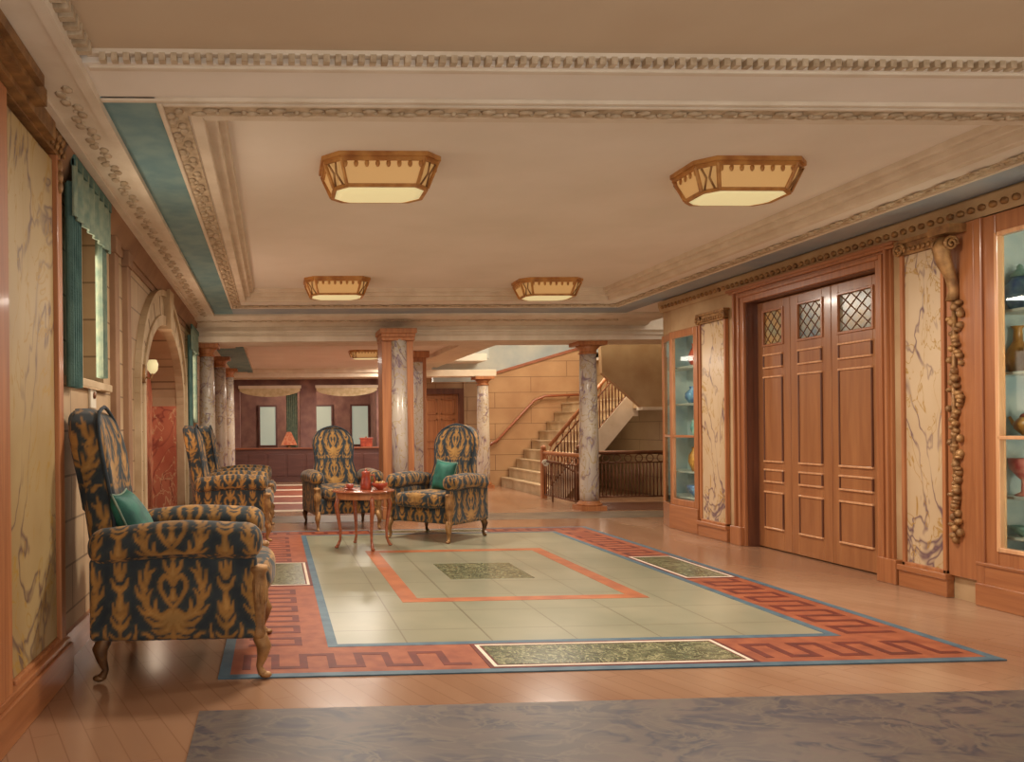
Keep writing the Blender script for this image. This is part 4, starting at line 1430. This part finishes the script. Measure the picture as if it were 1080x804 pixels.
def pot(name, label, cat, loc, prof, mat, extra=None, rz=0, group=None):
    t = thing(name, label, cat, loc, rz, group)
    b = MB(); b.smooth = True; b.lathe(prof, n=22); b.build('body', M[mat], t)
    if extra:
        for nm, fn, mt in extra:
            b = MB(); b.smooth = True; fn(b); b.build(nm, M[mt], t)
    return t
cxw = XR + .2
vase = [(.035, 0), (.04, .01), (.07, .07), (.075, .12), (.05, .19), (.026, .23), (.03, .27), (.038, .28)]
pot('vase', 'tall blue glazed jar with domed lid on the top shelf of the near cabinet', 'vase', (cxw, 5.40, 2.07), [(.05, 0), (.055, .01), (.095, .10), (.09, .17), (.05, .22), (.05, .235)], 'blueglaze',
    [('lid', lambda b: b.lathe([(.056, .235), (.05, .26), (.018, .29), (.018, .31), (.004, .325)], n=20), 'tealglaze')])
pot('vase', 'small teal vase beside the blue jar on the top shelf', 'vase', (cxw - .02, 5.20, 2.07), vase, 'tealglaze')
pot('vase', 'tall amber bottle vase on the second shelf of the near cabinet', 'vase', (cxw, 5.42, 1.64), [(.045, 0), (.05, .01), (.075, .08), (.06, .16), (.028, .22), (.024, .30), (.04, .325)], 'amber')
pot('jar', 'squat amber jar beside the tall amber vase on the second shelf', 'jar', (cxw - .03, 5.22, 1.64), [(.05, 0), (.08, .05), (.085, .10), (.06, .15), (.055, .17), (.065, .18)], 'amber')
pot('teapot', 'round amber teapot on the middle shelf of the near cabinet', 'teapot', (cxw - .02, 5.32, 1.20), [(.04, 0), (.045, .008), (.085, .05), (.088, .085), (.05, .13)], 'amber',
    [('spout', lambda b: b.tube([(0, .07, .05), (0, .12, .08), (0, .15, .13)], [.018, .013, .009], 8), 'amber'),
     ('handle', lambda b: b.tube([(0, -.075, .11), (0, -.13, .11), (0, -.135, .06), (0, -.08, .04)], .008, 8), 'amber'),
     ('lid', lambda b: b.lathe([(.052, .13), (.04, .15), (.012, .16), (.012, .17), (.018, .18), (.004, .19)], n=18), 'terracotta')])
pot('goblet', 'rose pink goblet on a stem on the shelf below the amber teapot', 'goblet', (cxw - .03, 5.36, .78), [(.05, 0), (.045, .01), (.012, .03), (.010, .11), (.03, .13), (.075, .19), (.085, .26), (.078, .26), (.05, .16)], 'pinkglaze')
pot('bowl', 'small grey-green dish on the lowest shelf of the near cabinet', 'bowl', (cxw - .02, 5.36, .50), [(.03, 0), (.035, .01), (.07, .04), (.085, .07), (.078, .07), (.03, .02)], 'tealglaze')

# far cabinet: world y 9.28 .. 9.95 with a canted glazed end
t = thing('display_cabinet', 'far glazed display cabinet with canted corner at the end of the right wall', 'cabinet', (XR, 9.62, 0))
b = MB(); b.box(.02, .44, -.34, -.32, .3, 2.46); b.box(.42, .44, -.32, .78, .3, 2.46); b.box(.15, .44, .76, .78, .3, 2.46)
b.prism([(.02, -.33), (.02, .33), (.13, .77), (.44, .77), (.44, -.33)], .28, .30, 'Z'); b.prism([(.02, -.33), (.02, .33), (.13, .77), (.44, .77), (.44, -.33)], 2.44, 2.46, 'Z')
b.build('case', M['cab_back'], t)
b = MB()
b.box(-.03, .02, -.34, -.25, .30, 2.46); b.box(-.03, .02, .27, .33, .30, 2.46); b.box(-.03, .02, -.25, .27, 2.37, 2.46); b.box(-.03, .02, -.25, .27, .30, .38)
b.box(-.032, .01, -.25, .27, 1.14, 1.17)
b.box(.10, .15, .74, .79, .0, 2.46)
b.prism([(-.01, .33), (.02, .33), (.14, .76), (.11, .76)], 2.37, 2.46, 'Z'); b.prism([(-.01, .33), (.02, .33), (.14, .76), (.11, .76)], 1.14, 1.17, 'Z')
b.build('frame', M['mahog'], t, .006)
b = MB(); b.box(-.045, .44, -.34, .33, 0, .30); b.prism([(-.045, .33), (.10, .78), (.44, .78), (.44, .33)], 0, .30, 'Z'); b.build('plinth', M['mahog_y'], t, .006)
b = MB(); b.box(-.012, -.006, -.25, .27, .38, 2.37); b.build('glass_door', M['glass'], t)
b = MB(); b.prism([(.0, .335), (.006, .335), (.118, .74), (.112, .74)], .30, 2.37, 'Z'); b.build('glass_side', M['glass'], t)
for z in (2.02, 1.56, 1.16, .72, .40):
    b = MB(); b.prism([(.05, -.31), (.05, .30), (.15, .74), (.41, .74), (.41, -.31)], z - .02, z, 'Z'); b.build('shelf', M['shelf'], t, .003)
area('cabinet_fill', (XR + .10, 9.32, 1.4), (PI / 2, 0, 0), .10, 2.0, 13, (1, .86, .66))  # unseen fill brightening the far cabinet, no strip lamp is built
q = XR + .19
pot('vase', 'orange vase on the top shelf of the far cabinet', 'vase', (q, 9.75, 2.02), vase, 'terracotta')
pot('vase', 'dark blue round vase on the second shelf of the far cabinet', 'vase', (q, 9.78, 1.56), [(.05, 0), (.10, .07), (.095, .13), (.04, .18), (.05, .21)], 'blueglaze')
pot('jar', 'red jar next to the dark blue vase in the far cabinet', 'jar', (q, 9.55, 1.56), [(.05, 0), (.07, .04), (.07, .11), (.04, .15), (.045, .17)], 'terracotta')
pot('vase', 'teal vase on the third shelf of the far cabinet', 'vase', (q, 9.72, 1.16), vase, 'tealglaze')
pot('vase', 'wide amber vase on the fourth shelf of the far cabinet', 'vase', (q, 9.72, .72), [(.05, 0), (.06, .02), (.10, .12), (.09, .20), (.05, .27), (.06, .30)], 'amber')
pot('jar', 'blue jar beside the amber vase on the fourth shelf of the far cabinet', 'jar', (q, 9.50, .72), [(.05, 0), (.08, .06), (.08, .14), (.05, .18), (.06, .20)], 'blueglaze')
pot('bowl', 'wide blue bowl on the lowest shelf of the far cabinet', 'bowl', (q, 9.68, .40), [(.05, 0), (.06, .01), (.12, .08), (.14, .15), (.13, .15), (.05, .03)], 'blueglaze')

# ================================================================== FAR END: COUNTER, SWAGS, DRAPES, LAMP
t = thing('reception_counter', 'long plum wood half wall with pale ledge across the far end of the hall', 'counter', (.85, 19.62, 0))
b = MB(); b.box(-2.0, 1.75, -.06, .06, 0, .80)
for k in range(8): b.box(-1.95 + k * .465, -1.95 + k * .465 + .40, -.075, -.05, .15, .68)
b.build('panelled_front', M['plum_dk'], t, .006)
b = MB(); b.box(-2.03, 1.78, -.12, .09, .80, .84); b.build('ledge', M['mahog_x'], t, .006)
def swag(x0, x1, label):
    t = thing('window_swag', label, 'valance', ((x0 + x1) / 2, 19.66, 2.28))
    w = (x1 - x0) / 2; b = MB(); n = 24
    for k in range(5):
        top = [(-w + 2 * w * i / n, .02 - .0 * i) for i in range(n + 1)]
        sg = [(-w + 2 * w * i / n, -.06 - (.03 + .028 * k) * math.sin(PI * i / n) ** .6) for i in range(n + 1)]
        b.prism(top + sg[::-1], -.02 + .012 * (4 - k) * -1, .0 - .012 * (4 - k) + .004, 'Y') if False else b.prism(top + sg[::-1], -.012 * (5 - k), -.012 * (4 - k), 'Y')
    b.build('draped_cloth', M['swag'], t)
    b = MB(); b.box(-w - .03, w + .03, -.075, .01, .0, .07); b.build('cornice_board', M['cream'], t, .005)
swag(-.85, .62, 'cream swag valance over the left far opening')
swag(1.02, 2.5, 'cream swag valance over the right far opening')
def far_drape(x, w, label, mat='tealcloth'):
    t = thing('hanging_drape', label, 'curtain', (x, 19.80, .84))
    b = MB()
    n = 24; a = [(-w / 2 + w * i / n, .02 * math.sin(i * 1.6)) for i in range(n + 1)]
    b.prism(a + [(p, q + .015) for p, q in a[::-1]], 0, 1.44, 'Z'); b.build('cloth', M[mat], t)
    b = MB(); b.box(-w / 2 - .02, w / 2 + .02, -.03, .04, 1.42, 1.46); b.build('heading', M[mat], t)
far_drape(.42, .28, 'pale teal drape hanging beside the middle pier of the far openings', 'tealtrim')
t = thing('table_lamp', 'lamp with pink pyramid shade standing on the far counter ledge', 'lamp', (.34, 19.62, .84))
b = MB(); b.smooth = True; b.lathe([(.06, 0), (.06, .015), (.02, .03), (.03, .07), (.012, .10), (.012, .16)], n=16); b.build('base', M['gilt'], t)
b = MB(); b.add([(-.20, -.10, .06), (.20, -.10, .06), (.20, .10, .06), (-.20, .10, .06), (-.05, -.04, .38), (.05, -.04, .38), (.05, .04, .38), (-.05, .04, .38)],
                [(0, 1, 5, 4), (1, 2, 6, 5), (2, 3, 7, 6), (3, 0, 4, 7), (4, 5, 6, 7), (3, 2, 1, 0)]); b.build('lamp_shade', M['shade_red'], t)
b = MB(); b.box(-.14, .14, -.07, .07, 0, .20); b.box(-.16, .16, -.08, .08, .18, .22)
t = thing('small_chest', 'small red box on the far counter ledge near the square pier', 'box', (2.22, 19.60, .84))
b.build('box_body', M['terracotta'], t, .006)
b = MB(); b.smooth = True; b.lathe([(.02, .22), (.028, .24), (.005, .255)], n=12); b.build('knob', M['gilt'], t)

t = thing('wall_sconce', 'small white wall light on the stone arch of the left wall', 'wall lamp', (XL + .05, 7.18, 1.80))
b = MB(); b.box(-.02, .015, -.04, .04, -.08, .08); b.build('backplate', M['gilt'], t, .005)
b = MB(); b.smooth = True; b.tube([(.01, 0, -.03), (.06, 0, -.05), (.075, 0, .0)], .008, 7); b.build('arm', M['gilt'], t)
b = MB(); b.smooth = True; b.lathe([(.02, .0), (.045, .03), (.05, .08), (.035, .12), (.03, .12), (.04, .08), (.015, .01)], (.075, 0, 0), 16); b.build('lamp_shade', M['lamp_bottom'], t)
